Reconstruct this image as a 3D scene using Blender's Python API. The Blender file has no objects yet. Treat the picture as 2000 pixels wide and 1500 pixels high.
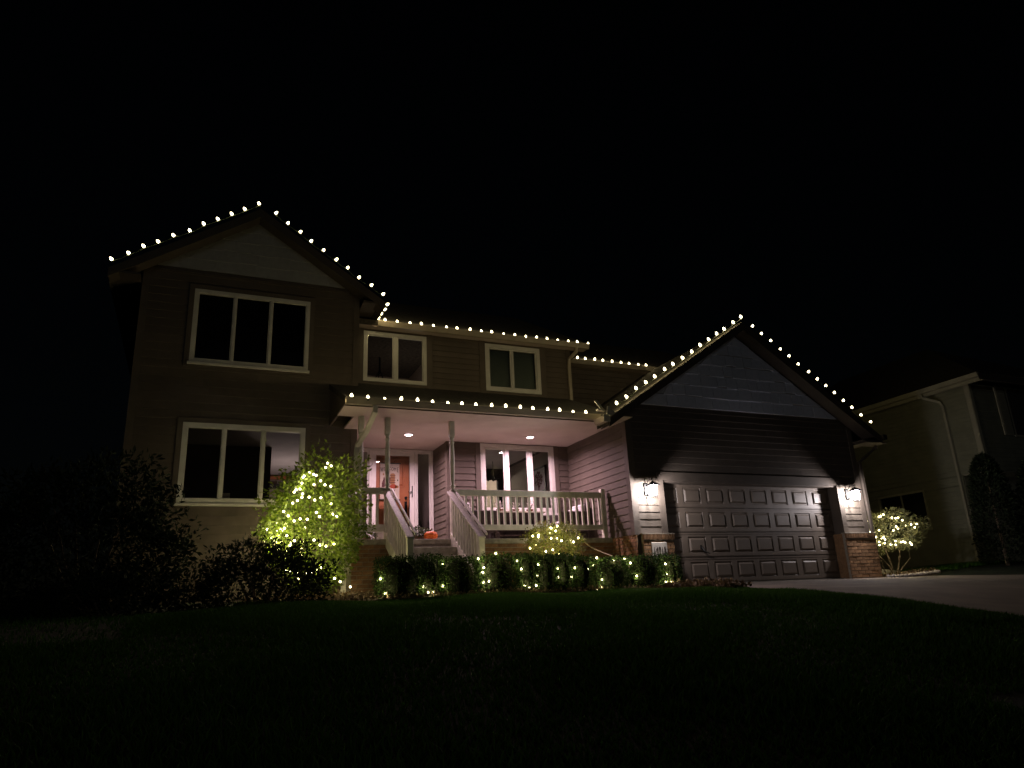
import bpy, math, random
import numpy as np
from mathutils import Vector, Matrix
SC = bpy.context.scene
COL = SC.collection
R = math.radians
rng = np.random.default_rng(7)
random.seed(11)

# ------------------------------------------------------------------ camera
cam_d = bpy.data.cameras.new('camera'); cam = bpy.data.objects.new('camera', cam_d); COL.objects.link(cam)
cam_d.sensor_width = 36.0; cam_d.lens = 1405.7 / 2000 * 36
cam_d.clip_start = 0.05; cam_d.clip_end = 600
def cam_matrix(yaw, pitch, roll):
    fw = Vector((math.sin(yaw) * math.cos(pitch), math.cos(yaw) * math.cos(pitch), math.sin(pitch)))
    rt = Vector((math.cos(yaw), -math.sin(yaw), 0)); up = rt.cross(fw)
    c, s = math.cos(roll), math.sin(roll)
    r2 = c * rt + s * up; u2 = -s * rt + c * up
    return Matrix((r2, u2, -fw)).transposed().to_4x4()
cam.matrix_world = cam_matrix(R(24.10), R(17.166), R(-2.694))
SC.camera = cam

# ------------------------------------------------------------------ night sky, faint directional skyglow, exposure
W = bpy.data.worlds.new('World'); SC.world = W; W.use_nodes = True
nt = W.node_tree; nt.nodes.clear()
sky = nt.nodes.new('ShaderNodeTexSky'); sky.sky_type = 'NISHITA'; sky.sun_disc = False
sky.sun_elevation = R(10); sky.sun_rotation = R(187)
bg = nt.nodes.new('ShaderNodeBackground'); bg.inputs['Strength'].default_value = 0.00022
wo = nt.nodes.new('ShaderNodeOutputWorld')
nt.links.new(sky.outputs[0], bg.inputs['Color']); nt.links.new(bg.outputs[0], wo.inputs['Surface'])
sun_d = bpy.data.lights.new('sun', 'SUN'); sun_d.energy = 0.030; sun_d.angle = R(12); sun_d.color = (0.86, 0.93, 1.0)
sun = bpy.data.objects.new('sun', sun_d); COL.objects.link(sun)
sun.rotation_euler = Vector((0.12, 0.97, -0.17)).to_track_quat('-Z', 'Y').to_euler()
SC.view_settings.view_transform = 'Standard'; SC.view_settings.look = 'None'
SC.view_settings.exposure = 0.0; SC.view_settings.gamma = 1.0
SC.view_settings.use_curve_mapping = False
SC.cycles.use_denoising = True
SC.cycles.use_light_tree = True
SC.cycles.max_bounces = 7; SC.cycles.diffuse_bounces = 3; SC.cycles.transparent_max_bounces = 16
SC.cycles.caustics_reflective = False; SC.cycles.caustics_refractive = False
SC.cycles.sample_clamp_indirect = 3.0
SC.cycles.use_adaptive_sampling = False
SC.cycles.denoising_prefilter = 'ACCURATE'

# ------------------------------------------------------------------ materials
def mat(name, c, rough=0.7, var=0.12, scale=6.0, bump=0.15, bscale=60.0, metal=0.0, c2=None, objvar=0.0, spec=0.3, wave=None):
    m = bpy.data.materials.new(name); m.use_nodes = True
    n = m.node_tree.nodes; l = m.node_tree.links
    b = n['Principled BSDF']
    b.inputs['Roughness'].default_value = rough; b.inputs['Metallic'].default_value = metal
    b.inputs['Specular IOR Level'].default_value = spec
    tc = n.new('ShaderNodeTexCoord')
    ns = n.new('ShaderNodeTexNoise'); ns.inputs['Scale'].default_value = scale; ns.inputs['Detail'].default_value = 6
    l.new(tc.outputs['Object'], ns.inputs['Vector'])
    rp = n.new('ShaderNodeValToRGB')
    ca = c2 if c2 else tuple(x * (1 - 2 * var) for x in c)
    cb = c if c2 else tuple(min(1, x * (1 + var)) for x in c)
    rp.color_ramp.elements[0].color = (*ca, 1); rp.color_ramp.elements[1].color = (*cb, 1)
    rp.color_ramp.elements[0].position = 0.3; rp.color_ramp.elements[1].position = 0.7
    l.new(ns.outputs['Fac'], rp.inputs[0])
    out = rp.outputs[0]
    if objvar:
        oi = n.new('ShaderNodeObjectInfo'); mr = n.new('ShaderNodeMapRange')
        mr.inputs['To Min'].default_value = 1 - objvar; mr.inputs['To Max'].default_value = 1 + objvar
        l.new(oi.outputs['Random'], mr.inputs['Value'])
        mx = n.new('ShaderNodeVectorMath'); mx.operation = 'SCALE'
        l.new(out, mx.inputs[0]); l.new(mr.outputs[0], mx.inputs['Scale']); out = mx.outputs[0]
    l.new(out, b.inputs['Base Color'])
    if bump:
        nb = n.new('ShaderNodeTexNoise'); nb.inputs['Scale'].default_value = bscale; nb.inputs['Detail'].default_value = 4
        if wave:
            mp = n.new('ShaderNodeMapping'); mp.inputs['Scale'].default_value = wave
            l.new(tc.outputs['Object'], mp.inputs[0]); l.new(mp.outputs[0], nb.inputs['Vector'])
        else:
            l.new(tc.outputs['Object'], nb.inputs['Vector'])
        bp = n.new('ShaderNodeBump'); bp.inputs['Strength'].default_value = bump; bp.inputs['Distance'].default_value = 0.01
        l.new(nb.outputs['Fac'], bp.inputs['Height']); l.new(bp.outputs[0], b.inputs['Normal'])
    return m
def emit(name, c, s):
    m = bpy.data.materials.new(name); m.use_nodes = True
    n = m.node_tree.nodes; l = m.node_tree.links
    n.remove(n['Principled BSDF']); e = n.new('ShaderNodeEmission')
    e.inputs[0].default_value = (*c, 1); e.inputs[1].default_value = s
    l.new(e.outputs[0], n['Material Output'].inputs['Surface']); m.cycles.emission_sampling = 'FRONT'; return m
def bulb_glass(name, c, s):      # clear lit bulb envelope: glows itself and lets the lamp inside shine through
    m = bpy.data.materials.new(name); m.use_nodes = True
    n = m.node_tree.nodes; l = m.node_tree.links
    n.remove(n['Principled BSDF']); e = n.new('ShaderNodeEmission'); t = n.new('ShaderNodeBsdfTransparent'); a = n.new('ShaderNodeAddShader')
    e.inputs[0].default_value = (*c, 1); e.inputs[1].default_value = s
    l.new(t.outputs[0], a.inputs[0]); l.new(e.outputs[0], a.inputs[1]); l.new(a.outputs[0], n['Material Output'].inputs['Surface'])
    m.cycles.emission_sampling = 'NONE'; return m
def glass(name, tint=(0.9, 0.92, 0.9), refl=1.0):
    m = bpy.data.materials.new(name); m.use_nodes = True
    n = m.node_tree.nodes; l = m.node_tree.links
    n.remove(n['Principled BSDF'])
    t = n.new('ShaderNodeBsdfTransparent'); t.inputs[0].default_value = (*tint, 1)
    g = n.new('ShaderNodeBsdfGlossy'); g.inputs['Roughness'].default_value = 0.0
    f = n.new('ShaderNodeFresnel'); f.inputs['IOR'].default_value = 1.5
    ml = n.new('ShaderNodeMath'); ml.operation = 'MULTIPLY'; ml.inputs[1].default_value = 2.2 * refl; ml.use_clamp = True
    mx = n.new('ShaderNodeMixShader')
    l.new(f.outputs[0], ml.inputs[0]); l.new(ml.outputs[0], mx.inputs[0]); l.new(t.outputs[0], mx.inputs[1]); l.new(g.outputs[0], mx.inputs[2])
    l.new(mx.outputs[0], n['Material Output'].inputs['Surface']); return m
def ripple_glass(name):
    m = bpy.data.materials.new(name); m.use_nodes = True
    n = m.node_tree.nodes; l = m.node_tree.links
    n.remove(n['Principled BSDF'])
    tc = n.new('ShaderNodeTexCoord'); mp = n.new('ShaderNodeMapping'); mp.inputs['Scale'].default_value = (42, 42, 9)
    nz = n.new('ShaderNodeTexNoise'); nz.inputs['Scale'].default_value = 1.0; nz.inputs['Detail'].default_value = 1; nz.inputs['Distortion'].default_value = 0.8
    rp = n.new('ShaderNodeValToRGB'); rp.color_ramp.elements[0].position = 0.4; rp.color_ramp.elements[1].position = 0.6
    rp.color_ramp.elements[0].color = (0.30, 0.30, 0.31, 1); rp.color_ramp.elements[1].color = (0.97, 0.96, 0.95, 1)
    l.new(tc.outputs['Object'], mp.inputs[0]); l.new(mp.outputs[0], nz.inputs['Vector']); l.new(nz.outputs['Fac'], rp.inputs[0])
    t = n.new('ShaderNodeBsdfTransparent'); l.new(rp.outputs[0], t.inputs[0])
    d = n.new('ShaderNodeBsdfTranslucent'); d.inputs[0].default_value = (0.8, 0.82, 0.88, 1)
    mx = n.new('ShaderNodeMixShader'); mx.inputs[0].default_value = 0.12
    l.new(t.outputs[0], mx.inputs[1]); l.new(d.outputs[0], mx.inputs[2])
    l.new(mx.outputs[0], n['Material Output'].inputs['Surface']); return m
def leaf(name, c, c2, trans=0.35, rough=0.45, spec=0.35):
    m = bpy.data.materials.new(name); m.use_nodes = True
    n = m.node_tree.nodes; l = m.node_tree.links
    b = n['Principled BSDF']; b.inputs['Roughness'].default_value = rough; b.inputs['Specular IOR Level'].default_value = spec
    g = n.new('ShaderNodeNewGeometry'); rp = n.new('ShaderNodeValToRGB')
    rp.color_ramp.elements[0].color = (*c, 1); rp.color_ramp.elements[1].color = (*c2, 1)
    l.new(g.outputs['Random Per Island'], rp.inputs[0]); l.new(rp.outputs[0], b.inputs['Base Color'])
    t = n.new('ShaderNodeBsdfTranslucent'); l.new(rp.outputs[0], t.inputs[0])
    mx = n.new('ShaderNodeMixShader'); mx.inputs[0].default_value = trans
    l.new(b.outputs[0], mx.inputs[1]); l.new(t.outputs[0], mx.inputs[2])
    l.new(mx.outputs[0], n['Material Output'].inputs['Surface']); return m

M = dict(
    siding=mat('taupe_siding', (0.103, 0.082, 0.063), 0.75, 0.10, 3.0, 0.25, 30, wave=(0.25, 0.25, 5), objvar=0.07),
    trim=mat('taupe_trim', (0.098, 0.078, 0.060), 0.7, 0.1, 3.0, 0.12, 40),
    ceiling=mat('porch_ceiling_paint', (0.46, 0.375, 0.335), 0.8, 0.05, 2.0, 0.06, 30),
    white=mat('white_window_paint', (0.55, 0.53, 0.475), 0.45, 0.05, 5.0, 0.05, 60),
    rail=mat('weathered_white_paint', (0.62, 0.595, 0.50), 0.6, 0.13, 5.0, 0.2, 40),
    cap=mat('worn_rail_cap', (0.72, 0.67, 0.61), 0.65, 0.1, 30.0, 0.5, 26, c2=(0.50, 0.46, 0.41)),
    gutter=mat('tan_gutter', (0.33, 0.28, 0.21), 0.4, 0.08, 4.0, 0.05, 30),
    spout=mat('pale_downspout', (0.52, 0.49, 0.41), 0.45, 0.12, 4.0, 0.08, 30),
    gable=mat('pale_grey_shingle', (0.31, 0.31, 0.30), 0.8, 0.06, 9.0, 0.2, 30, objvar=0.05, wave=(3, 3, 0.3)),
    gable_lit=mat('lit_grey_shingle', (0.62, 0.65, 0.74), 0.8, 0.05, 9.0, 0.2, 30, objvar=0.04, wave=(3, 3, 0.3)),  # same shingle as the left gable, with the brighter bluish light painted in
    rake=mat('dark_taupe_fascia', (0.065, 0.052, 0.040), 0.6, 0.1, 3.0, 0.1, 30),
    roof=mat('asphalt_shingles', (0.060, 0.052, 0.040), 0.95, 0.3, 14.0, 0.8, 60),
    garage=mat('taupe_door_paint', (0.150, 0.118, 0.090), 0.48, 0.06, 3.0, 0.12, 60, wave=(0.3, 0.3, 5), spec=0.45),
    brick=mat('tan_red_brick', (0.32, 0.185, 0.088), 0.85, 0.2, 20.0, 0.5, 90, objvar=0.28, c2=(0.20, 0.105, 0.052)),
    mortar=mat('mortar', (0.34, 0.30, 0.235), 0.95, 0.15, 30.0, 0.5, 120),
    concrete=mat('concrete', (0.34, 0.31, 0.26), 0.85, 0.14, 4.0, 0.3, 120),
    slab=mat('porch_concrete', (0.36, 0.34, 0.26), 0.85, 0.2, 9.0, 0.3, 120),
    drive=mat('driveway_concrete', (0.175, 0.142, 0.112), 0.85, 0.16, 1.6, 0.35, 160),
    soil=mat('lawn_soil', (0.010, 0.017, 0.006), 0.95, 0.3, 3.0, 0.5, 40),
    mulch=mat('bark_mulch_bed', (0.085, 0.06, 0.04), 0.95, 0.3, 18.0, 0.8, 60),
    stone=mat('bed_stone', (0.30, 0.26, 0.22), 0.85, 0.25, 14.0, 0.5, 50, objvar=0.25),
    dark=mat('black_metal', (0.018, 0.017, 0.016), 0.45, 0.1, 10, 0.05, 40, metal=0.3),
    bronze=mat('bronze_metal', (0.05, 0.035, 0.025), 0.4, 0.1, 10, 0.05, 40, metal=0.6),
    wood=mat('stained_door_wood', (0.47, 0.175, 0.072), 0.45, 0.2, 3.0, 0.15, 20, wave=(10, 10, 0.6), c2=(0.34, 0.115, 0.045)),
    inwall=mat('interior_wall', (0.30, 0.25, 0.21), 0.9, 0.05, 2, 0.05, 30),
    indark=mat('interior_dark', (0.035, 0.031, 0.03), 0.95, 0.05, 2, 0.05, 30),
    inceil=mat('interior_ceiling', (0.50, 0.46, 0.44), 0.9, 0.05, 2, 0.05, 30),
    cream=mat('cream_wall', (0.66, 0.55, 0.43), 0.9, 0.05, 2, 0.05, 30),
    blind=mat('window_blind', (0.42, 0.47, 0.38), 0.85, 0.05, 3, 0.05, 30),
    cushion=mat('pale_cushion', (0.58, 0.54, 0.54), 0.95, 0.08, 10, 0.25, 180),
    wicker=mat('dark_wicker', (0.045, 0.034, 0.028), 0.7, 0.25, 30, 0.8, 120),
    pumpkin=mat('pumpkin_skin', (0.62, 0.125, 0.012), 0.42, 0.12, 6, 0.12, 30),
    stem=mat('stem', (0.12, 0.10, 0.04), 0.8, 0.2, 12, 0.3, 40),
    bark=mat('shrub_bark', (0.13, 0.10, 0.07), 0.9, 0.2, 25, 0.5, 60),
    cloth=mat('banner_cloth', (0.62, 0.53, 0.42), 0.95, 0.06, 8, 0.15, 200),
    ink=mat('dark_ink', (0.035, 0.022, 0.018), 0.9, 0.05, 8, 0, 1),
    inkr=mat('orange_ink', (0.42, 0.09, 0.05), 0.9, 0.1, 8, 0, 1),
    inkb=mat('brown_ink', (0.13, 0.06, 0.055), 0.9, 0.1, 8, 0, 1),
    inko=mat('tan_ink', (0.40, 0.20, 0.09), 0.9, 0.1, 8, 0, 1),
    inkg=mat('green_ink', (0.10, 0.11, 0.05), 0.9, 0.1, 8, 0, 1),
    plaque=mat('plaque_stone', (0.55, 0.50, 0.42), 0.7, 0.1, 12, 0.2, 90),
    wire=mat('green_wire', (0.03, 0.045, 0.02), 0.6, 0.1, 8, 0, 1),
    whitewire=mat('pale_wire', (0.40, 0.38, 0.28), 0.5, 0.1, 8, 0, 1),
    cord=mat('tan_cord', (0.45, 0.36, 0.20), 0.6, 0.1, 8, 0, 1),
    vinyl=mat('beige_vinyl_siding', (0.19, 0.19, 0.135), 0.7, 0.08, 3, 0.1, 30),
    vtrim=mat('beige_vinyl_trim', (0.28, 0.265, 0.195), 0.6, 0.08, 3, 0.1, 30),
    pot=mat('clay_pot', (0.16, 0.08, 0.05), 0.8, 0.15, 12, 0.2, 60),
    glass=glass('window_glass'), dglass=glass('storm_glass', (0.93, 0.93, 0.92), 0.8),
    ripple=ripple_glass('ripple_glass'),
    bulb=bulb_glass('warm_bulb', (1.0, 0.85, 0.50), 4.2),
    mini=bulb_glass('warm_mini_bulb', (1.0, 0.86, 0.48), 6.5),
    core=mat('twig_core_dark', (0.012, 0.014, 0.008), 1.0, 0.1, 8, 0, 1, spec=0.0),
    recess=bulb_glass('pink_white_lens', (1.0, 0.80, 0.86), 9.0),
    lantern=bulb_glass('cool_white_lamp', (1.0, 0.93, 0.95), 9.0),
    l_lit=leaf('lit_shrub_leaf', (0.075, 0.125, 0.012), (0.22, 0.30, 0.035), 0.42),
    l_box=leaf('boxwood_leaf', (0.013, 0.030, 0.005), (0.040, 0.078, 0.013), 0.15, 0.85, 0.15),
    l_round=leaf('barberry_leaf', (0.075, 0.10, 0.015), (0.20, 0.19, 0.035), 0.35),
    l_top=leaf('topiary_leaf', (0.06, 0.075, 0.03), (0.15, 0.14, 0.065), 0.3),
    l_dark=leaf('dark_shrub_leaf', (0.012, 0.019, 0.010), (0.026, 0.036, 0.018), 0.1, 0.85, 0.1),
    l_mum=leaf('mum_leaf', (0.05, 0.07, 0.03), (0.08, 0.10, 0.05), 0.2),
    l_pale=leaf('pale_houseplant_leaf', (0.42, 0.38, 0.36), (0.62, 0.56, 0.54), 0.2),
    grass=leaf('grass_blade', (0.028, 0.085, 0.010), (0.065, 0.150, 0.018), 0.2, 0.8, 0.08),
)

# ------------------------------------------------------------------ mesh helpers
class MB:
    def __init__(s): s.v = []; s.f = []
    def add(s, vs, fs):
        o = len(s.v); s.v += [tuple(map(float, v)) for v in vs]; s.f += [tuple(i + o for i in f) for f in fs]; return s
    def box(s, x0, x1, y0, y1, z0, z1):
        return s.add([(x0,y0,z0),(x1,y0,z0),(x1,y1,z0),(x0,y1,z0),(x0,y0,z1),(x1,y0,z1),(x1,y1,z1),(x0,y1,z1)],
                     [(0,3,2,1),(4,5,6,7),(0,1,5,4),(1,2,6,5),(2,3,7,6),(3,0,4,7)])
    def prism(s, pts, axis, a, b):   # polygon in the two other axes, extruded along axis from a to b
        n = len(pts)
        def P(u, v, w): return {'x': (w, u, v), 'y': (u, w, v), 'z': (u, v, w)}[axis]
        vs = [P(u, v, a) for u, v in pts] + [P(u, v, b) for u, v in pts]
        fs = [tuple(range(n))[::-1], tuple(range(n, 2*n))] + [(i, (i+1) % n, n+(i+1) % n, n+i) for i in range(n)]
        return s.add(vs, fs)
    def tube(s, pts, r, seg=6, cap=True):
        pts = [Vector(p) for p in pts]; n = len(pts); rs = r if isinstance(r, (list, tuple)) else [r]*n
        rings = []
        for i, p in enumerate(pts):
            d = (pts[min(i+1, n-1)] - pts[max(i-1, 0)]).normalized()
            a = d.cross(Vector((0, 0, 1)) if abs(d.z) < 0.95 else Vector((1, 0, 0))).normalized(); b = d.cross(a)
            rings.append([p + (a*math.cos(2*math.pi*k/seg) + b*math.sin(2*math.pi*k/seg))*rs[i] for k in range(seg)])
        fs = [(i*seg+k, i*seg+(k+1) % seg, (i+1)*seg+(k+1) % seg, (i+1)*seg+k) for i in range(n-1) for k in range(seg)]
        if cap: fs += [tuple(range(seg))[::-1], tuple((n-1)*seg+k for k in range(seg))]
        return s.add([v for rr in rings for v in rr], fs)
    def rtube(s, pts, w, d):      # rectangular section (downspouts): w across x, d across y/z
        pts = [Vector(p) for p in pts]; n = len(pts); rings = []
        for i, p in enumerate(pts):
            t = (pts[min(i+1, n-1)] - pts[max(i-1, 0)]).normalized()
            a = Vector((1, 0, 0)) if abs(t.x) < 0.8 else Vector((0, 0, 1))
            a = (a - t*a.dot(t)).normalized(); b = t.cross(a)
            rings.append([p + a*sx*w/2 + b*sy*d/2 for sx, sy in ((-1,-1),(1,-1),(1,1),(-1,1))])
        fs = [(i*4+k, i*4+(k+1) % 4, (i+1)*4+(k+1) % 4, (i+1)*4+k) for i in range(n-1) for k in range(4)]
        fs += [(3,2,1,0), tuple((n-1)*4+k for k in range(4))]
        return s.add([v for rr in rings for v in rr], fs)
    def lathe(s, prof, seg=10, c=(0,0,0), sy=1.0):
        n = len(prof)
        vs = [(c[0]+r*math.cos(2*math.pi*k/seg), c[1]+sy*r*math.sin(2*math.pi*k/seg), c[2]+z) for r, z in prof for k in range(seg)]
        fs = [(i*seg+k, i*seg+(k+1) % seg, (i+1)*seg+(k+1) % seg, (i+1)*seg+k) for i in range(n-1) for k in range(seg)]
        fs += [tuple(range(seg))[::-1], tuple((n-1)*seg+k for k in range(seg))]
        return s.add(vs, fs)
    def ball(s, c, r, seg=8, rings=5):
        rx, ry, rz = r if isinstance(r, tuple) else (r, r, r)
        pr = [(math.sin(math.pi*i/rings), -math.cos(math.pi*i/rings)) for i in range(1, rings)]
        vs = [(c[0], c[1], c[2]-rz)] + [(c[0]+rx*a*math.cos(2*math.pi*k/seg), c[1]+ry*a*math.sin(2*math.pi*k/seg), c[2]+rz*h) for a, h in pr for k in range(seg)] + [(c[0], c[1], c[2]+rz)]
        m = rings-1
        fs = [(0, 1+(k+1) % seg, 1+k) for k in range(seg)]
        fs += [(1+i*seg+k, 1+i*seg+(k+1) % seg, 1+(i+1)*seg+(k+1) % seg, 1+(i+1)*seg+k) for i in range(m-1) for k in range(seg)]
        fs += [(1+(m-1)*seg+k, 1+(m-1)*seg+(k+1) % seg, 1+m*seg) for k in range(seg)]
        return s.add(vs, fs)
    def mesh(s, name, o=(0, 0, 0), smooth=False):
        me = bpy.data.meshes.new(name)
        me.from_pydata([(a-o[0], b-o[1], c-o[2]) for a, b, c in s.v], [], s.f)
        if smooth: me.polygons.foreach_set('use_smooth', [True]*len(me.polygons))
        me.update(); return me
WP = {}
def lamp_light(kind, par, loc, power, col, radius):     # the light source inside a lamp, a child of that lamp
    key = (kind, power, col, radius)
    d = LD.get(key)
    if d is None:
        d = bpy.data.lights.new('light', kind); d.energy = power; d.color = col; LD[key] = d
        if kind == 'AREA': d.shape = 'DISK'; d.size = radius*2; d.spread = R(160)
        else: d.shadow_soft_size = radius
    o = bpy.data.objects.new('light', d); COL.objects.link(o); o.parent = par
    pw = WP[par.name]; o.location = (loc[0]-pw[0], loc[1]-pw[1], loc[2]-pw[2]); return o
LD = {}
def put(name, me, m, parent=None, loc=(0, 0, 0), rot=None, bevel=0.0, **kw):
    o = bpy.data.objects.new(name, me); COL.objects.link(o)
    if m is not None and me is not None and not me.materials: me.materials.append(m)
    pw = WP[parent.name] if parent else (0, 0, 0)
    o.location = (loc[0]-pw[0], loc[1]-pw[1], loc[2]-pw[2]); WP[o.name] = tuple(loc)
    if rot is not None: o.rotation_euler = rot
    if parent: o.parent = parent
    if bevel:
        bv = o.modifiers.new('bevel', 'BEVEL'); bv.width = bevel; bv.segments = 1; bv.limit_method = 'ANGLE'
    for k, v in kw.items(): o[k] = v
    return o
def obj(name, mb, m, parent=None, smooth=False, bevel=0.0, **kw):   # mesh given in world coordinates, origin at its bottom centre
    a = np.array(mb.v); c = (float((a[:,0].min()+a[:,0].max())/2), float((a[:,1].min()+a[:,1].max())/2), float(a[:,2].min()))
    return put(name, mb.mesh(name, c, smooth), m, parent, c, bevel=bevel, **kw)
def thing(name, label, cat, loc, group=None):
    o = put(name, None, None, None, loc); o.empty_display_size = 0.2; o['label'] = label; o['category'] = cat
    if group: o['group'] = group
    return o
def B(*a): return MB().box(*a)
def bx(name, m, parent, *a, bevel=0.0, **kw): return obj(name, B(*a), m, parent, bevel=bevel, **kw)
def npmesh(name, V, F4=None, F3=None):
    me = bpy.data.meshes.new(name); me.vertices.add(len(V)); me.vertices.foreach_set('co', np.asarray(V, np.float32).ravel())
    q = 0 if F4 is None else len(F4); t = 0 if F3 is None else len(F3)
    loops = np.concatenate([x.ravel() for x in (F4, F3) if x is not None]).astype(np.int32)
    st = np.concatenate([np.arange(q)*4, q*4+np.arange(t)*3]).astype(np.int32)
    me.loops.add(len(loops)); me.loops.foreach_set('vertex_index', loops)
    me.polygons.add(q+t); me.polygons.foreach_set('loop_start', st)
    try: me.polygons.foreach_set('loop_total', np.concatenate([np.full(q, 4), np.full(t, 3)]).astype(np.int32))
    except Exception: pass
    me.update(calc_edges=True); me.validate(); return me

# walls: sheathing with openings and lapped boards
def cells(u0, u1, z0, z1, holes):
    us = sorted({u0, u1, *[min(max(h[i], u0), u1) for h in holes for i in (0, 1)]})
    zs = sorted({z0, z1, *[min(max(h[i], z0), z1) for h in holes for i in (2, 3)]})
    for a, b in zip(us, us[1:]):
        for c, d in zip(zs, zs[1:]):
            if b-a > 1e-5 and d-c > 1e-5 and not any(h[0]-1e-6 <= a and b <= h[1]+1e-6 and h[2]-1e-6 <= c and d <= h[3]+1e-6 for h in holes):
                yield a, b, c, d
def wall(name, m, parent, ax, pos, u0, u1, z0, z1, holes=(), th=0.12):
    mb = MB()
    for a, b, c, d in cells(u0, u1, z0, z1, holes):
        if ax == 'y': mb.box(a, b, pos, pos+th, c, d)
        else: mb.box(pos, pos+th, a, b, c, d)
    return obj(name, mb, m, parent)
def boards(parent, ax, pos, u0, u1, z0, z1, holes=(), e=0.145, m=None):
    z = z0
    while z < z1-0.02:
        zt = min(z+e, z1)
        cuts = sorted({z, zt, *[q for h in holes for q in (h[2], h[3]) if z+0.004 < q < zt-0.004]})
        for c, d in zip(cuts, cuts[1:]):
            mid = (c+d)/2; iv = [(u0, u1)]
            for h in holes:
                if h[2] < mid < h[3]:
                    iv = [p for a, b in iv for p in ((a, min(b, h[0])), (max(a, h[1]), b)) if p[1]-p[0] > 0.01]
            iv = [p for a, b in iv for p in (((a, b),) if b-a < 3.4 else (lambda q: ((a, q-.002), (q+.002, b)))(a+(b-a)*random.uniform(.25, .75)))]
            for a, b in iv:
                ob, ot = 0.004+0.018*(1-(c-z)/e), 0.004+0.018*(1-(d-z)/e)
                j = random.uniform(-.0012, .0012)
                prof = [(pos, c), (pos-ob+j, c), (pos-ot+j, d), (pos, d)]
                if ax == 'y': mb = MB().prism(prof, 'x', a, b)
                else: mb = MB().add([(p[0], u, p[1]) for u in (a, b) for p in prof], [(0,1,2,3),(7,6,5,4),(0,4,5,1),(1,5,6,2),(2,6,7,3),(3,7,4,0)])
                obj('siding_board', mb, m or M['siding'], parent)
        z = zt
# ------------------------------------------------------------------ terrain
PY = [-30, -5, 0, 3, 5.43, 6.2, 7.26, 8.5, 9.85, 11.0, 12.0, 12.7, 14, 60, 200]
PZ = [-1.75, -1.65, -1.42, -0.82, -0.344, -0.24, -0.092, 0.045, 0.13, 0.185, 0.235, 0.275, 0.26, 0.3, 0.3]
def prof(y): return np.interp(y, PY, PZ)
def ground_z(x, y):
    x = np.asarray(x, float); y = np.asarray(y, float)
    z = prof(y)
    on = np.clip(1-np.minimum(np.abs(x-8.32)*0+np.where(x < 8.3, (8.3-x)/0.12, 0), 1), 0, 1) * (x < 17)
    z = z + 0.012*np.sin(x*1.3+y*0.7) + 0.008*np.sin(x*3.1-y*2.3)
    z = z*(1-on) + (prof(y)-0.06)*on
    right = np.clip((x-15.2)/5, 0, 1)*np.clip((y-9)/4, 0, 1)
    bedr = ((x > 14.9) & (y > 12.35))
    z = np.where(bedr, np.maximum(z, 0.20), z)
    return z + right*0.30 + np.where((x < 8) & (y < 13) & (y > 8), np.clip(y-8, 0, 2)*-0.02, 0)
xs = np.unique(np.concatenate([np.linspace(-150, -12, 16), np.linspace(-12, 8, 61), [8.14, 8.2, 8.26, 8.3, 8.34], np.linspace(9, 24, 40), np.linspace(26, 200, 18)]))
ys = np.unique(np.concatenate([np.linspace(-40, -2, 10), np.linspace(-2, 15, 86), np.linspace(17, 200, 16)]))
gx, gy = np.meshgrid(xs, ys); gz = ground_z(gx, gy)
nx, ny = len(xs), len(ys)
ii = (np.arange(ny-1)[:, None]*nx+np.arange(nx-1)[None]).ravel()
me = npmesh('lawn', np.stack([gx.ravel(), gy.ravel(), gz.ravel()], 1), np.stack([ii, ii+1, ii+nx+1, ii+nx], 1))
me.polygons.foreach_set('use_smooth', [True]*len(me.polygons))
put('lawn', me, M['soil'], kind='structure')

dy = [12.75, 12.2, 11.4, 10.6, 9.85, 9.2, 8.5, 7.9, 7.26, 6.7, 6.2, 5.43, 4.2, 3, 1.5, 0]
mb = MB()
dv = []
for y in dy:
    for x in (8.27, 9.2, 10.5, 11.6, 12.7, 13.8, 15.3, 16.9): dv.append((x, y, float(prof(y))))
for y in dy:
    for x in (8.27, 16.9): dv.append((x, y, float(prof(y))-0.1))
n8 = 8
fs = [(i*n8+k, (i+1)*n8+k, (i+1)*n8+k+1, i*n8+k+1) for i in range(len(dy)-1) for k in range(7)]
o0 = len(dy)*n8
fs += [(o0+2*i, o0+2*i+2, (i+1)*n8, i*n8) for i in range(len(dy)-1)] + [(i*n8+7, (i+1)*n8+7, o0+2*i+3, o0+2*i+1) for i in range(len(dy)-1)]
obj('driveway', MB().add(dv, fs), M['drive'], kind='structure')

# mulch beds
def bed(name, pts, dz, m):
    c = np.mean(pts, 0); vs = []; k = len(pts)
    for t in (0.0, 0.5, 0.9, 1.0):
        for p in pts:
            q = c+(np.array(p)-c)*t; vs.append((q[0], q[1], float(ground_z(q[0], q[1])) + (dz if t < 0.95 else -0.02)))
    fs = [(r*k+i, r*k+(i+1) % k, (r+1)*k+(i+1) % k, (r+1)*k+i) for r in range(3) for i in range(k)]
    return obj(name, MB().add(vs, fs), m, kind='structure')
bed_front = [(2.3, 11.0), (3.5, 10.95), (5, 10.98), (6.5, 10.95), (7.4, 10.75), (7.75, 10.2), (7.95, 9.7), (8.25, 9.55), (8.27, 10.5), (8.27, 11.5), (8.27, 12.3), (8.2, 13.4), (5, 13.5), (2.6, 13.4), (1.3, 13.6), (0.8, 12.6), (1.3, 11.8)]
bed('mulch_bed', bed_front, 0.05, M['mulch'])
bed_right = [(14.72, 12.3), (15.2, 12.22), (15.9, 12.25), (16.6, 12.4), (17.1, 12.9), (17.0, 13.6), (16, 14.2), (15.2, 14.2), (14.75, 13.9)]
bed('mulch_bed', bed_right, 0.06, M['mulch'])

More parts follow.
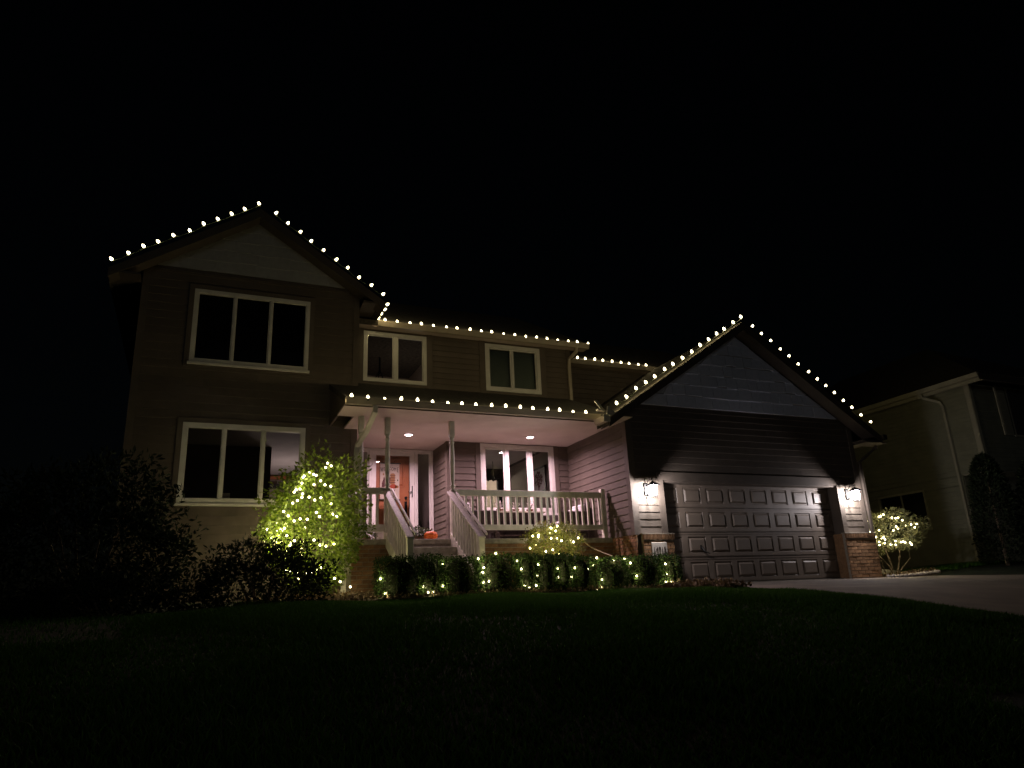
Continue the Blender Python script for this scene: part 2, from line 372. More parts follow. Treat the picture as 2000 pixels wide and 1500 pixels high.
# ------------------------------------------------------------------ THE HOUSE
H = thing('house', 'two storey taupe lap sided house with lit porch and double garage', 'house', (5.5, 14.0, 0.25))
S, T = M['siding'], M['trim']
# --- left two storey block
W1 = (-0.34, 1.89, 4.79, 6.32); W4 = (-0.335, 1.895, 2.07, 3.585)
fw_ = wall('front_wall', S, H, 'y', 14.45, -1.28, 2.92, 0.05, 6.70, [W1, W4])
boards(fw_, 'y', 14.45, -1.16, 2.80, 0.35, 6.72, [(W1[0]-.10, W1[1]+.10, W1[2]-.10, W1[3]+.10), (W4[0]-.10, W4[1]+.10, W4[2]-.02, W4[3]+.10)], e=0.165)
wall('side_wall', S, H, 'x', -1.28, 14.57, 21, 0.05, 6.6); wall('side_wall', S, H, 'x', 2.80, 14.57, 16.13, 0.05, 6.4)
for x0, x1 in ((-1.285, -1.16), (2.80, 2.925)): bx('corner_board', T, H, x0, x1, 14.425, 14.449, 0.05, 6.72)
for w in (W1, W4):
    a, b, c, d = w; t = .095
    for p in ((a-t, b+t, d+.002, d+t), (a-t, a-.002, c-.02, d), (b+.002, b+t, c-.02, d)): bx('window_casing', T, H, p[0], p[1], 14.418, 14.449, p[2], p[3])
    if c > 4: bx('window_casing', T, H, a-t, b+t, 14.418, 14.449, c-t, c-.022)

def window(rect, y, mull, blind=None, sill=False, mw=0.06, fw=0.075, mat_=None, sash=0.035, pane='glass'):
    a, b, c, d = rect; mt = mat_ or M['white']
    cx = (a+b)/2
    w = put('window', MB().box(a, b, y-.035, y+.06, c, c+fw).box(a, b, y-.035, y+.06, d-fw, d).box(a, a+fw, y-.035, y+.06, c+fw, d-fw).box(b-fw, b, y-.035, y+.06, c+fw, d-fw).mesh('window_frame', (cx, y, c)), mt, H, (cx, y, c))
    for k, x in enumerate(mull): bx('mullion', mt, w, x-mw/2, x+mw/2, y-.025, y+.05, c+fw+.001, d-fw-.001, bevel=.004)
    ed = [a+fw] + [q for x in mull for q in (x-mw/2, x+mw/2)] + [b-fw]
    for i in range(0, len(ed), 2):
        u0, u1 = ed[i]+.002, ed[i+1]-.002; s = sash
        if s: obj('sash', MB().box(u0, u1, y-.012, y+.03, c+fw+.002, c+fw+s).box(u0, u1, y-.012, y+.03, d-fw-s, d-fw-.002).box(u0, u0+s, y-.012, y+.03, c+fw+s, d-fw-s).box(u1-s, u1, y-.012, y+.03, c+fw+s, d-fw-s), mt, w)
        obj('pane', MB().add([(u0+s, y+.012, c+fw+s), (u1-s, y+.012, c+fw+s), (u1-s, y+.012, d-fw-s), (u0+s, y+.012, d-fw-s)], [(0, 1, 2, 3)]), M[pane], w)
    if sill: bx('sill', mt, w, a-.03, b+.03, y-.075, y-.002, c-.055, c-.003, bevel=.006)
    return w
window(W1, 14.45, (0.42, 1.117), mw=.05, fw=.075, sash=0.014, sill=True)
window(W4, 14.45, (0.395, 1.107), mw=.062, fw=.085, sash=0.014, sill=True)

# gables: rows of individual shingles on a backing
def gable(cx, zb, za, half, y, m, rows, sw):
    g = obj('gable_end', MB().prism([(cx-half, zb), (cx+half, zb), (cx, za)], 'y', y, y+.10), M['gable'], H)
    e = (za-zb)/rows; sl = (za-zb)/half
    for r in range(rows):
        z0 = zb+r*e; z1 = min(z0+e, za)
        hb = (za-z0)/sl; ht = max((za-z1)/sl, 0.0)
        x = cx-hb+random.uniform(-sw*.6, 0)
        while x < cx+hb:
            wd = sw*random.choice((.75, .9, 1.0, 1.15, 1.35)); a, b = max(x, cx-hb), min(x+wd-.008, cx+hb); x += wd
            if b-a < .05: continue
            dz = random.choice((0, 0, .018, .03, -.006)) if r else 0.004
            zb_ = z0+dz
            def clampx(xx, z): 
                h_ = max((za-z)/sl, 0); return min(max(xx, cx-h_), cx+h_)
            ob, ot = .017+random.uniform(0, .004), .006
            A, Bx = clampx(a, zb_), clampx(b, zb_); C, D = clampx(b, z1), clampx(a, z1)
            vs = [(A, y-ob, zb_), (Bx, y-ob, zb_), (C, y-ot, z1), (D, y-ot, z1), (A, y-.001, zb_), (Bx, y-.001, zb_), (C, y-.001, z1), (D, y-.001, z1)]
            obj('shingle', MB().add(vs, [(0,1,2,3),(5,4,7,6),(4,5,1,0),(1,5,6,2),(3,2,6,7),(4,0,3,7)]), m, g)
    return g
gable(0.78, 6.73, 7.96, 1.83, 14.43, M['gable'], 5, 0.30)
bx('frieze_board', M['rake'], H, -1.28, 2.92, 14.415, 14.449, 6.66, 6.725)

# --- upper wall behind the porch roof and the set-back wall
W2 = (3.158, 4.612, 4.885, 6.065); W3 = (6.066, 7.512, 4.885, 6.065)
uw = wall('upper_wall', S, H, 'y', 15.08, 2.92, 8.37, 3.75, 6.2, [W2, W3])
boards(uw, 'y', 15.08, 2.92, 8.26, 4.55, 6.10, [(W2[0]-.13, W2[1]+.14, W2[2]-.14, 6.2), (W3[0]-.15, W3[1]+.16, W3[2]-.14, 6.2)], e=0.135)
for w, l, r in ((W2, .13, .14), (W3, .15, .16)):
    for p in ((w[0]-l, w[0]-.002, w[2]-.14, 6.12), (w[1]+.002, w[1]+r, w[2]-.14, 6.12), (w[0]-.002, w[1]+.002, w[2]-.14, w[2]-.012)): bx('window_casing', T, H, p[0], p[1], 15.048, 15.079, p[2], p[3])
bx('corner_board', T, H, 8.26, 8.375, 15.055, 15.079, 4.4, 6.13)
window(W2, 15.08, (3.885,), mw=.09, fw=.075, sash=.02)
w3 = window(W3, 15.08, (6.765,), mw=.03, fw=.09, sash=.03)
for i in range(38):
    z = 4.99+i*.0265
    obj('blind_slat', MB().prism([(15.155, z), (15.175, z+.022), (15.178, z+.020), (15.158, z-.002)], 'x', 6.18, 7.40), M['blind'], w3)
wall('side_wall', S, H, 'x', 8.25, 15.2, 16.2, 3.6, 6.2)
sw = wall('setback_wall', S, H, 'y', 16.2, 8.25, 13.2, 3.6, 6.2)
boards(sw, 'y', 16.2, 8.38, 13.2, 4.3, 6.12, e=0.135)

# --- porch walls
W5 = (5.862, 7.728, 2.02, 3.60)
pw = wall('porch_back_wall', S, H, 'y', 15.08, 5.08, 8.12, 0.3, 3.74, [W5])
boards(pw, 'y', 15.08, 5.19, 8.12, 1.30, 3.615, [(W5[0]-.12, W5[1]+.12, W5[2]-.12, 3.7)], e=0.145)
for p in ((W5[0]-.12, W5[0]-.002, W5[2]-.11, 3.616), (W5[1]+.002, W5[1]+.12, W5[2]-.11, 3.616), (W5[0]-.002, W5[1]+.002, W5[2]-.11, W5[2]-.06)): bx('window_casing', T, H, p[0], p[1], 15.05, 15.079, p[2], p[3])
bx('corner_board', T, H, 5.075, 5.19, 15.05, 15.079, 1.30, 3.616); bx('corner_board', T, H, 5.05, 5.074, 15.05, 15.17, 1.30, 3.616)
window(W5, 15.08, (6.5, 7.10), mw=.075, fw=.09, sash=.035, sill=True)
al = wall('alcove_wall', S, H, 'x', 5.08, 15.2, 16.13, 1.29, 3.7)
boards(al, 'x', 5.08, 15.17, 16.10, 1.30, 3.615, e=0.145)
gl = wall('garage_side_wall', S, H, 'x', 8.12, 12.57, 15.08, 1.27, 3.63)
boards(gl, 'x', 8.12, 12.58, 15.06, 1.27, 3.615, e=0.145)
bx('corner_board', T, H, 8.095, 8.119, 12.44, 12.575, 1.26, 3.62)
# porch ceiling, roof, gutter
obj('porch_ceiling', MB().prism([(2.34, 12.62), (8.118, 12.62), (8.118, 15.078), (5.078, 15.078), (5.078, 16.128), (2.925, 16.128), (2.925, 14.447), (2.655, 14.447), (2.655, 13.45), (2.34, 13.45)], 'z', 3.62, 3.66), M['ceiling'], H)
bx('fascia', T, H, 2.33, 7.62, 12.60, 12.618, 3.59, 3.74)
obj('porch_roof', MB().prism([(12.56, 3.745), (15.08, 4.83), (15.08, 4.72), (12.62, 3.665)], 'x', 2.33, 8.26), M['roof'], H)
obj('porch_roof_end', MB().prism([(12.64, 3.663), (14.44, 3.663), (14.44, 4.44)], 'x', 2.36, 2.40), T, H)
def gutter(x0, x1, yf, zt, par=H, m='gutter'):
    pr = [(yf, zt), (yf+.006, zt-.02), (yf+.02, zt-.055), (yf+.045, zt-.115), (yf+.125, zt-.115), (yf+.125, zt), (yf+.118, zt), (yf+.118, zt-.10), (yf+.05, zt-.10), (yf+.018, zt-.01)]
    return obj('gutter', MB().prism(pr, 'x', x0, x1), M[m], par)
gutter(2.33, 7.56, 12.47, 3.725)
gutter(3.42, 8.80, 14.77, 6.235); gutter(8.84, 12.0, 15.88, 6.235)
bx('soffit', M['ceiling'], H, 2.95, 8.78, 14.895, 15.078, 6.125, 6.15); bx('soffit', M['ceiling'], H, 8.40, 13.0, 16.005, 16.198, 6.125, 6.15)
# --- roofs
def slab(name, pts, y0, y1, m): return obj(name, MB().prism(pts, 'y', y0, y1), m, H)
def gable_roof(cx, za, half, sl, y0, y1, th=.14, cut=False):
    ze = za-sl*half
    for s in (-1, 1):
        full = [(cx, za), (cx+s*half, ze), (cx+s*half, ze-th), (cx, za-th)][::s]
        if s < 0 and cut:
            h2 = (za-th-3.67)/sl
            slab('roof', full, y0+.02, 12.56, M['roof'])
            slab('roof', [(cx, za), (cx-h2, za-sl*h2), (cx-h2, za-sl*h2-th), (cx, za-th)][::s], 12.56, y1, M['roof'])
        else: slab('roof', full, y0+.02, y1, M['roof'])
        slab('rake_board', [(cx, za-.012), (cx+s*(half-.01), ze-.005), (cx+s*(half-.01), ze-.19), (cx, za-.205)][::s], y0-.006, y0+.018, M['rake'])
        slab('soffit', [(cx, za-th-.012), (cx+s*(half-.02), ze-th-.005), (cx+s*(half-.02), ze-th-.03), (cx, za-th-.04)][::s], y0+.022, y0+.36, M['rake'])
    return ze
gable_roof(0.775, 8.13, 2.62, .667, 14.05, 21)
gable_roof(11.335, 6.09, 3.84, .66, 12.08, 18.5, cut=True)
slab('eave_soffit', [(2.94, 6.36), (3.38, 6.36), (3.38, 6.32), (2.94, 6.32)], 14.08, 15.06, M['rake'])
slab('eave_soffit', [(-1.82, 6.36), (-1.30, 6.36), (-1.30, 6.32), (-1.82, 6.32)], 14.08, 20, M['rake'])
obj('roof', MB().prism([(14.82, 6.25), (19.2, 8.7), (23.6, 6.25), (23.6, 6.16), (14.87, 6.16)], 'x', 2.95, 8.82), M['roof'], H)
obj('roof', MB().prism([(15.93, 6.25), (19.6, 8.3), (23.4, 6.25), (23.4, 6.16), (15.98, 6.16)], 'x', 8.83, 14.6), M['roof'], H)
# --- garage front
GD = (8.89, 13.76, 0.0, 2.37)
gf = wall('garage_front_wall', S, H, 'y', 12.45, 8.12, 14.55, 0.1, 3.93, [GD], th=.25)
boards(gf, 'y', 12.45, 8.245, 14.43, 1.282, 3.99, [(8.748, 13.902, 0, 2.548)], e=0.145)
bx('corner_board', T, H, 8.093, 8.243, 12.425, 12.449, 1.26, 3.84); bx('corner_board', T, H, 14.432, 14.575, 12.425, 12.449, 1.26, 3.84)
bx('corner_board', T, H, 14.551, 14.575, 12.45, 12.57, 1.26, 3.7)
bx('door_casing', T, H, 8.75, 13.90, 12.415, 12.449, 2.372, 2.545); bx('door_casing', T, H, 8.75, 8.888, 12.415, 12.449, 1.27, 2.37); bx('door_casing', T, H, 13.762, 13.90, 12.415, 12.449, 1.27, 2.37)
bx('door_jamb', T, H, 8.86, 8.889, 12.45, 12.74, 0.25, 2.369); bx('door_jamb', T, H, 13.761, 13.79, 12.45, 12.74, 0.25, 2.369); bx('door_jamb', T, H, 8.89, 13.76, 12.46, 12.74, 2.340, 2.368)
gable(11.335, 4.0, 5.86, 2.83, 12.43, M['gable_lit'], 7, 0.34)
wall('garage_right_wall', S, H, 'x', 14.43, 12.71, 18, 0.1, 3.7)
bx('eave_soffit', M['rake'], H, 14.56, 15.14, 12.10, 17, 3.42, 3.45)
bx('eave_soffit', M['gutter'], H, 7.56, 8.09, 12.10, 12.60, 3.60, 3.618)
# garage door: four sections, eight raised panels each
gd = bx('garage_door', M['dark'], H, 8.85, 13.80, 12.752, 12.76, 0.285, 2.36)
PW = 0.61; x0 = 11.325-4*PW
pan = MB()
def raised(mb, w, h):
    a, b, t, q = w/2, h/2, .030, .060
    rings = [(a, b, 0), (a-.012, b-.012, .012), (a-t, b-t, .012), (a-q, b-q, -.016)]
    vs = [(sx*u, y, sz*v) for u, v, y in rings for sx, sz in ((-1,-1),(1,-1),(1,1),(-1,1))]
    fs = [(i*4+k, i*4+(k+1) % 4, (i+1)*4+(k+1) % 4, (i+1)*4+k) for i in range(3) for k in range(4)] + [(12,13,14,15)]
    return mb.add(vs, fs)
pm = raised(MB(), .46, .335).mesh('raised_panel')
hs = 0.519
for r in range(4):
    zb = .29+r*hs
    mb = MB()
    for a, b, c, d in cells(8.87, 13.78, zb+.006, zb+hs-.006, [(x0+(k+.5)*PW-.232, x0+(k+.5)*PW+.232, zb+.092, zb+.43) for k in range(8)]): mb.box(a, b, 12.70, 12.74, c, d)
    for g in (.030, .485): mb.box(8.872, 13.778, 12.694, 12.699, zb+g-.006, zb+g+.010)
    obj('door_section', mb, M['garage'], gd)
    for k in range(8): put('raised_panel', pm, M['garage'], gd, (x0+(k+.5)*PW, 12.702, zb+.261))
obj('handle', MB().tube([(9.86, 12.66, 1.01), (9.92, 12.655, .93), (10.06, 12.66, .89)], .012).box(9.85, 9.88, 12.66, 12.70, .98, 1.06), M['dark'], gd)
bx('threshold', M['concrete'], H, 8.8, 13.85, 12.55, 12.78, 0.1, 0.284)

# --- brickwork
BL, BH, BD = .203, .064, .03
bm_ = MB().box(-.0985, .0985, -BD/2, BD/2, -.032, .032).mesh('brick')
bmh = MB().box(-.047, .047, -BD/2, BD/2, -.032, .032).mesh('half_brick')
bms = MB().box(-BD/2, BD/2, -.0985, .0985, -.032, .032).mesh('side_brick')
bmr = MB().box(-.032, .032, -BD/2-.02, BD/2, -.05, .05).mesh('rowlock_brick')
def bricks(par, u0, u1, y, z0, n, ax='y', mb=None):
    for r in range(n):
        z = z0+r*.077+.034; u = u0-(r % 2)*.104
        while u < u1-.03:
            a, b = max(u, u0), min(u+.197, u1); u += .208
            if b-a < .05: continue
            j = random.uniform(-.003, .003)
            if mb is not None: mb.box(a, b, y-BD/2+j, y+.004, z-.032, z+.032); continue
            me = bm_ if ax == 'y' else bms
            if b-a < .19:
                me = bmh.copy() if ax == 'y' else bms.copy(); s = (b-a)/(.094 if ax == 'y' else .197)
                me.transform(Matrix.Diagonal((s, 1, 1, 1) if ax == 'y' else (1, s, 1, 1)))
            put('brick', me, M['brick'], par, ((a+b)/2, y+j, z) if ax == 'y' else (y+j, (a+b)/2, z))
base = obj('brick_base', MB().box(2.66, 8.11, 13.375, 13.50, 0.0, 1.20).box(2.66, 2.80, 13.50, 14.44, 0.0, 1.20), M['mortar'], H)
bricks(base, 2.65, 3.40, 13.372, 0.20, 13)
bricks(base, 4.58, 8.11, 13.372, 0.20+9*.077, 4)
lo = MB(); bricks(base, 4.58, 8.11, 13.372, 0.12, 10, mb=lo); obj('lower_brick_courses', lo, M['brick'], base, kind='stuff')
sb = obj('garage_side_base', MB().box(8.13, 8.25, 12.47, 13.50, 0.0, 1.268), M['mortar'], H)
bricks(sb, 12.43, 13.36, 8.127, 0.20+7*.077, 7, ax='x')
for px0, px1 in ((8.225, 8.955), (13.695, 14.62)):
    p = obj('brick_pillar', MB().box(px0+.012, px1-.012, 12.362, 12.447, 0.0, 1.262), M['mortar'], H)
    bricks(p, px0, px1, 12.358, 0.20, 12)
    x = px0+.034
    while x < px1-.02: put('brick', bmr, M['brick'], p, (x, 12.358, 1.178+.03), rot=(0.10, 0, 0)); x += .0745
    bx('pillar_cap', M['mortar'], p, px0-.02, px1+.02, 12.325, 12.449, 1.262, 1.278)
bx('jamb_brick', M['brick'], H, 8.888, 8.95, 12.449, 12.70, 0.1, 1.26); bx('jamb_brick', M['brick'], H, 13.70, 13.762, 12.449, 12.70, 0.1, 1.26)

# --- porch floor and steps
obj('porch_floor', MB().box(2.60, 8.11, 13.32, 15.08, 1.195, 1.29).box(2.925, 5.08, 15.08, 16.13, 1.195, 1.289), M['slab'], H, bevel=.008)
st = obj('porch_steps', MB().box(3.42, 4.50, 12.99, 13.37, 0.1, 1.045), M['mortar'], H)
for k in range(6):
    zt = 1.115-k*.178; yf = 12.97-k*.28
    bx('step', M['slab'], st, 3.40, 4.52, yf, yf+.29 if k else 13.37, zt-.178 if k else zt-.175, zt, bevel=.008)
# --- entry: door, storm door, sidelights
dY = 16.13
dwl = wall('entry_wall', S, H, 'y', dY+.03, 2.92, 5.08, 1.29, 3.72, [(3.24, 5.055, 1.29, 3.64)], th=.09)
fd = obj('front_door', MB().box(3.665, 3.70, dY+.07, dY+.11, 1.31, 3.55).box(4.47, 4.505, dY+.07, dY+.11, 1.31, 3.55).box(3.7, 4.47, dY+.075, dY+.115, 1.31, 3.55), M['wood'], H)
def frame(par, name, a, b, c, d, y0, y1, w, m):
    return obj(name, MB().box(a, b, y0, y1, d-w, d).box(a, b, y0, y1, c, c+w).box(a, a+w, y0, y1, c+w, d-w).box(b-w, b, y0, y1, c+w, d-w), m, par, bevel=.004)
for (a, b, c, d) in ((3.78, 4.06, 2.75, 3.40), (4.12, 4.40, 2.75, 3.40), (3.78, 4.06, 1.5, 2.3), (4.12, 4.40, 1.5, 2.3)):
    put('raised_panel', raised(MB(), b-a, d-c).mesh('raised_panel'), M['wood'], fd, ((a+b)/2, dY+.068, (c+d)/2))
obj('deadbolt', MB().tube([(4.43, dY+.03, 2.50), (4.43, dY+.08, 2.50)], .032, 10), M['dark'], fd)
obj('handle_set', MB().tube([(4.43, dY+.06, 2.36), (4.43, dY+.02, 2.34), (4.43, dY+.02, 2.12), (4.43, dY+.06, 2.10)], .014).box(4.40, 4.46, dY+.055, dY+.075, 2.05, 2.42), M['dark'], fd)
ef = obj('entry_frame', MB().box(3.24, 5.058, dY-.06, dY+.028, 3.565, 3.612).box(5.0, 5.058, dY-.06, dY+.028, 1.29, 3.565).box(4.605, 4.655, dY-.06, dY+.028, 1.29, 3.565).box(3.545, 3.60, dY-.06, dY+.028, 1.29, 3.565).box(3.24, 3.29, dY-.06, dY+.028, 1.29, 3.565), M['white'], H, bevel=.005)
sd = frame(H, 'storm_door', 3.603, 4.602, 1.30, 3.562, dY-.045, dY-.005, .105, M['white'])
obj('pane', MB().add([(3.708, dY-.02, 1.405), (4.497, dY-.02, 1.405), (4.497, dY-.02, 3.457), (3.708, dY-.02, 3.457)], [(0,1,2,3)]), M['dglass'], sd)
obj('handle', MB().box(4.54, 4.558, dY-.075, dY-.046, 2.50, 2.76).tube([(4.548, dY-.07, 2.64), (4.49, dY-.085, 2.61), (4.45, dY-.08, 2.62)], .009), M['dark'], sd)
for a, b in ((4.658, 4.998), (3.292, 3.543)):
    sl_ = frame(H, 'sidelight', a, b, 1.30, 3.562, dY-.035, dY+.01, .035, M['white'])
    obj('pane', MB().add([(a+.035, dY-.01, 1.335), (b-.035, dY-.01, 1.335), (b-.035, dY-.01, 3.527), (a+.035, dY-.01, 3.527)], [(0,1,2,3)]), M['dglass'], sl_)

# --- downspouts and the garage eave gutter end
def spout(pts, m='spout', w=.085, d=.06, name='downspout', par=H): return obj(name, MB().rtube(pts, w, d), M[m], par)
spout([(2.865, 12.54, 3.61), (2.865, 12.56, 3.50), (2.80, 12.95, 3.22), (2.70, 13.29, 3.02), (2.69, 13.30, 2.9), (2.69, 13.30, 1.40), (2.60, 13.27, 1.24), (2.50, 13.27, 1.05), (2.49, 13.27, 0.36)])
spout([(2.49, 13.275, 0.40), (2.50, 13.24, 0.315), (2.58, 13.1, .30), (2.90, 12.55, 0.26)], w=.11, d=.075)
spout([(8.44, 14.83, 6.12), (8.44, 14.84, 6.02), (8.31, 15.0, 5.86), (8.30, 15.02, 5.7), (8.30, 15.02, 4.78)], m='gutter', w=.075, d=.055)
def ygutter(x0, x1, y0, y1, zt, m='spout', name='gutter'):
    return obj(name, MB().prism([(x0, zt), (x1, zt), (x1, zt-.115), (x0+.03, zt-.115)], 'y', y0, y1), M[m], H)
ygutter(7.37, 7.50, 12.05, 12.46, 3.585, m='gutter'); 
bx('gutter_end_cap', M['spout'], H, 7.36, 7.51, 12.035, 12.049, 3.46, 3.60)
obj('kickout_flashing', MB().prism([(7.22, 3.88), (7.27, 3.91), (7.44, 3.70), (7.40, 3.66)], 'y', 12.10, 12.12).prism([(7.26, 3.72), (7.42, 3.70), (7.43, 3.68), (7.27, 3.69)], 'y', 12.06, 12.16), M['spout'], H)
obj('kickout_flashing', MB().prism([(7.43, 3.60), (7.45, 3.77), (7.50, 3.78), (7.53, 3.70), (7.60, 3.69), (7.62, 3.62), (7.52, 3.58)], 'y', 12.015, 12.03), M['spout'], H)
ygutter(15.19, 15.32, 12.05, 17, 3.585, m='dark')
spout([(15.25, 12.35, 3.46), (15.25, 12.36, 3.34), (14.80, 12.40, 3.05), (14.66, 12.42, 2.95), (14.66, 12.42, 0.4)], m='rake', w=.07, d=.06)
obj('soffit_return', MB().box(14.6, 15.3, 12.06, 12.5, 3.38, 3.41), M['rake'], H)
# ------------------------------------------------------------------ rooms seen through the panes
def room(name, m, *a): return bx(name, M[m], H, *a)
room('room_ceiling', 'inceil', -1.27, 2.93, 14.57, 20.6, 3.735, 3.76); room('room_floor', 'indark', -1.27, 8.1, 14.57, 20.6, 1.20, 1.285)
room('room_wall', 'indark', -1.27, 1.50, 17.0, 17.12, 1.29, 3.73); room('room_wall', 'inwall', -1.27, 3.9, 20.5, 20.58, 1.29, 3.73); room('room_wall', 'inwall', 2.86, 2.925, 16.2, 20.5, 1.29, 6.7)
room('cabinet_cornice', 'wood', 1.3, 2.85, 20.36, 20.49, 3.60, 3.68); room('range_hood', 'indark', 1.75, 2.2, 20.30, 20.49, 3.36, 3.46); room('wall_cabinet', 'indark', 1.45, 1.62, 20.36, 20.49, 3.2, 3.55)
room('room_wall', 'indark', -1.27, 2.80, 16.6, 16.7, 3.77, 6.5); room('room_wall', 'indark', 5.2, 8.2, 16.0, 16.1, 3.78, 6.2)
room('room_ceiling', 'inceil', 5.14, 8.1, 15.22, 20.6, 3.735, 3.76)
room('room_wall', 'inwall', 8.0, 8.09, 15.22, 20.6, 1.29, 3.73); room('room_wall', 'inwall', 5.14, 5.2, 16.25, 20.6, 1.29, 6.7)
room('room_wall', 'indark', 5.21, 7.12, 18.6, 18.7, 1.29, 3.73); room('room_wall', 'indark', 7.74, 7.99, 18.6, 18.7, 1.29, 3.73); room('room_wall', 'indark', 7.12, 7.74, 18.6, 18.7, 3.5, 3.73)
room('room_wall', 'cream', 5.21, 7.99, 20.5, 20.58, 1.29, 3.73)
room('room_wall', 'inwall', 2.93, 5.14, 18.5, 18.6, 1.29, 6.7); room('room_ceiling', 'inceil', 2.93, 5.14, 15.85, 18.5, 6.60, 6.68)
sc_ = MB()
for k in range(9): sc_.ball((7.14+k*.075, 18.57, 3.44+.02*(k % 2)), (.05, .02, .07), 6, 4)
sc_.box(7.1, 7.78, 18.55, 18.59, 3.46, 3.56); obj('valance', sc_, M['indark'], H)
stairs = MB().prism([(16.6, 1.29), (18.4, 2.9), (18.4, 3.05), (16.6, 1.5)], 'x', 4.70, 5.10)
for k in range(8): stairs.tube([(4.72, 16.7+k*.2, 1.5+k*.18), (4.72, 16.7+k*.2, 2.35+k*.18)], .015, 5)
stairs.tube([(4.72, 16.65, 2.35), (4.72, 18.3, 3.83)], .03, 5); obj('interior_stair', stairs, M['indark'], H)
def lamp(name, loc, e, col, r=.06):
    d = bpy.data.lights.new(name, 'POINT'); d.energy = e; d.color = col; d.shadow_soft_size = r
    o = bpy.data.objects.new(name, d); COL.objects.link(o); o.location = loc; return o
lamp('kitchen_lamp', (2.2, 18.6, 2.5), 32, (1.0, .78, .76), .3)
lamp('dining_lamp', (7.0, 19.6, 3.3), 60, (1.0, .86, .72))
lamp('room_fill_light', (6.7, 17.6, 2.5), 7, (1.0, .80, .74), .25)  # unseen fill light added to brighten the room behind the porch window
lamp('foyer_lamp', (4.7, 16.6, 4.7), 12, (1.0, .78, .66))
ch = thing('chandelier', 'dark pendant chandelier hanging behind the upper left two pane window', 'chandelier', (3.98, 17.0, 5.50))
obj('canopy', MB().lathe([(.07, 6.56), (.09, 6.60)], 10, (3.98, 17, 0)), M['dark'], ch); obj('stem', MB().tube([(3.98, 17, 5.78), (3.98, 17, 6.57)], .026, 6), M['dark'], ch)
for k in range(5):
    a = k*2*math.pi/5+.4; c, s = math.cos(a), math.sin(a)
    obj('arm', MB().tube([(3.98, 17, 5.80), (3.98+.06*c, 17+.06*s, 5.72), (3.98+.10*c, 17+.10*s, 5.60), (3.98+.14*c, 17+.14*s, 5.48)], .013, 5).ball((3.98+.14*c, 17+.14*s, 5.48), .03, 6, 4), M['dark'], ch)
obj('hub', MB().ball((3.98, 17, 5.78), (.04, .04, .07)), M['dark'], ch)
dc = thing('chandelier', 'dark wire arm chandelier in front of the bright doorway inside the porch window', 'chandelier', (7.2, 17.6, 3.2))
for k in range(6):
    a = k*math.pi/3; c, s = math.cos(a), math.sin(a)
    obj('arm', MB().tube([(7.2, 17.6, 3.30), (7.2+.10*c, 17.6+.1*s, 3.25), (7.2+.22*c, 17.6+.22*s, 3.24), (7.2+.27*c, 17.6+.27*s, 3.31)], .008, 5).tube([(7.2+.27*c, 17.6+.27*s, 3.31), (7.2+.27*c, 17.6+.27*s, 3.40)], .014, 6), M['dark'], dc)
obj('stem', MB().tube([(7.2, 17.6, 3.28), (7.2, 17.6, 3.73)], .01, 6), M['dark'], dc)
pc = thing('wall_picture', 'framed tree print hanging on the wall inside the porch window', 'picture', (7.97, 16.45, 2.72))
obj('frame', MB().box(7.95, 7.998, 16.02, 16.07, 2.72, 3.36).box(7.95, 7.998, 16.83, 16.88, 2.72, 3.36).box(7.95, 7.998, 16.07, 16.83, 2.72, 2.76).box(7.95, 7.998, 16.07, 16.83, 3.32, 3.36), M['dark'], pc)
bx('print', M['cushion'], pc, 7.975, 7.985, 16.07, 16.83, 2.76, 3.32)
tr = MB().tube([(7.972, 16.45, 2.79), (7.972, 16.45, 3.0)], .016, 4)
for k in range(90):
    a = random.uniform(0, 6.28); r = random.random()**.6*.23; s = .02+random.random()*.02
    y, z = 16.45+r*math.cos(a), 3.06+r*math.sin(a)*.85; tr.add([(7.971-random.random()*.002, y-s, z), (7.9715, y, z-s), (7.9705, y+s, z+s*.3), (7.971, y, z+s)], [(0, 1, 2, 3)])
obj('tree_drawing', tr, M['inkb'], pc)
pf = thing('picture_frame', 'small dark photo frame standing on the sill inside the lower left window', 'photo frame', (.52, 14.68, 2.09))
frame(pf, 'frame', .42, .60, 2.165, 2.32, 14.66, 14.68, .018, M['dark']); bx('print', M['inwall'], pf, .438, .582, 14.668, 14.674, 2.183, 2.302)

# ------------------------------------------------------------------ porch columns, rails
def column(x, label):
    t = thing('porch_column', label, 'column', (x, 13.40, 1.29), 'turned porch columns')
    bx('base', M['rail'], t, x-.052, x+.052, 13.348, 13.452, 1.29, 2.24, bevel=.006)
    prof_ = [(.05, 2.24), (.030, 2.27), (.052, 2.30), (.052, 2.325), (.032, 2.35), (.038, 2.40), (.046, 2.60), (.050, 2.80), (.046, 3.02), (.036, 3.16), (.050, 3.18), (.050, 3.20), (.036, 3.22), (.036, 3.255), (.052, 3.27), (.05, 3.30)]
    obj('turned_shaft', MB().lathe([(r, z) for r, z in prof_], 14, (x, 13.40, 0)), M['rail'], t, smooth=True)
    bx('head', M['rail'], t, x-.052, x+.052, 13.348, 13.452, 3.30, 3.619, bevel=.006)
column(2.79, 'turned porch column beside the downspout at the far left of the porch')
column(3.305, 'turned porch column at the left side of the steps in front of the door')
column(4.612, 'turned porch column at the right side of the steps where the long railing starts')
def baluster(t, x, y, z0, z1, w=.038): return bx('baluster', M['rail'], t, x-w/2, x+w/2, y-w/2, y+w/2, z0, z1)
r1 = thing('porch_railing', 'long white porch railing with square balusters right of the steps', 'railing', (6.3, 13.40, 1.40))
bx('top_rail', M['rail'], r1, 4.667, 7.93, 13.36, 13.42, 2.128, 2.25, bevel=.005); bx('bottom_rail', M['rail'], r1, 4.667, 7.93, 13.37, 13.41, 1.46, 1.565, bevel=.004)
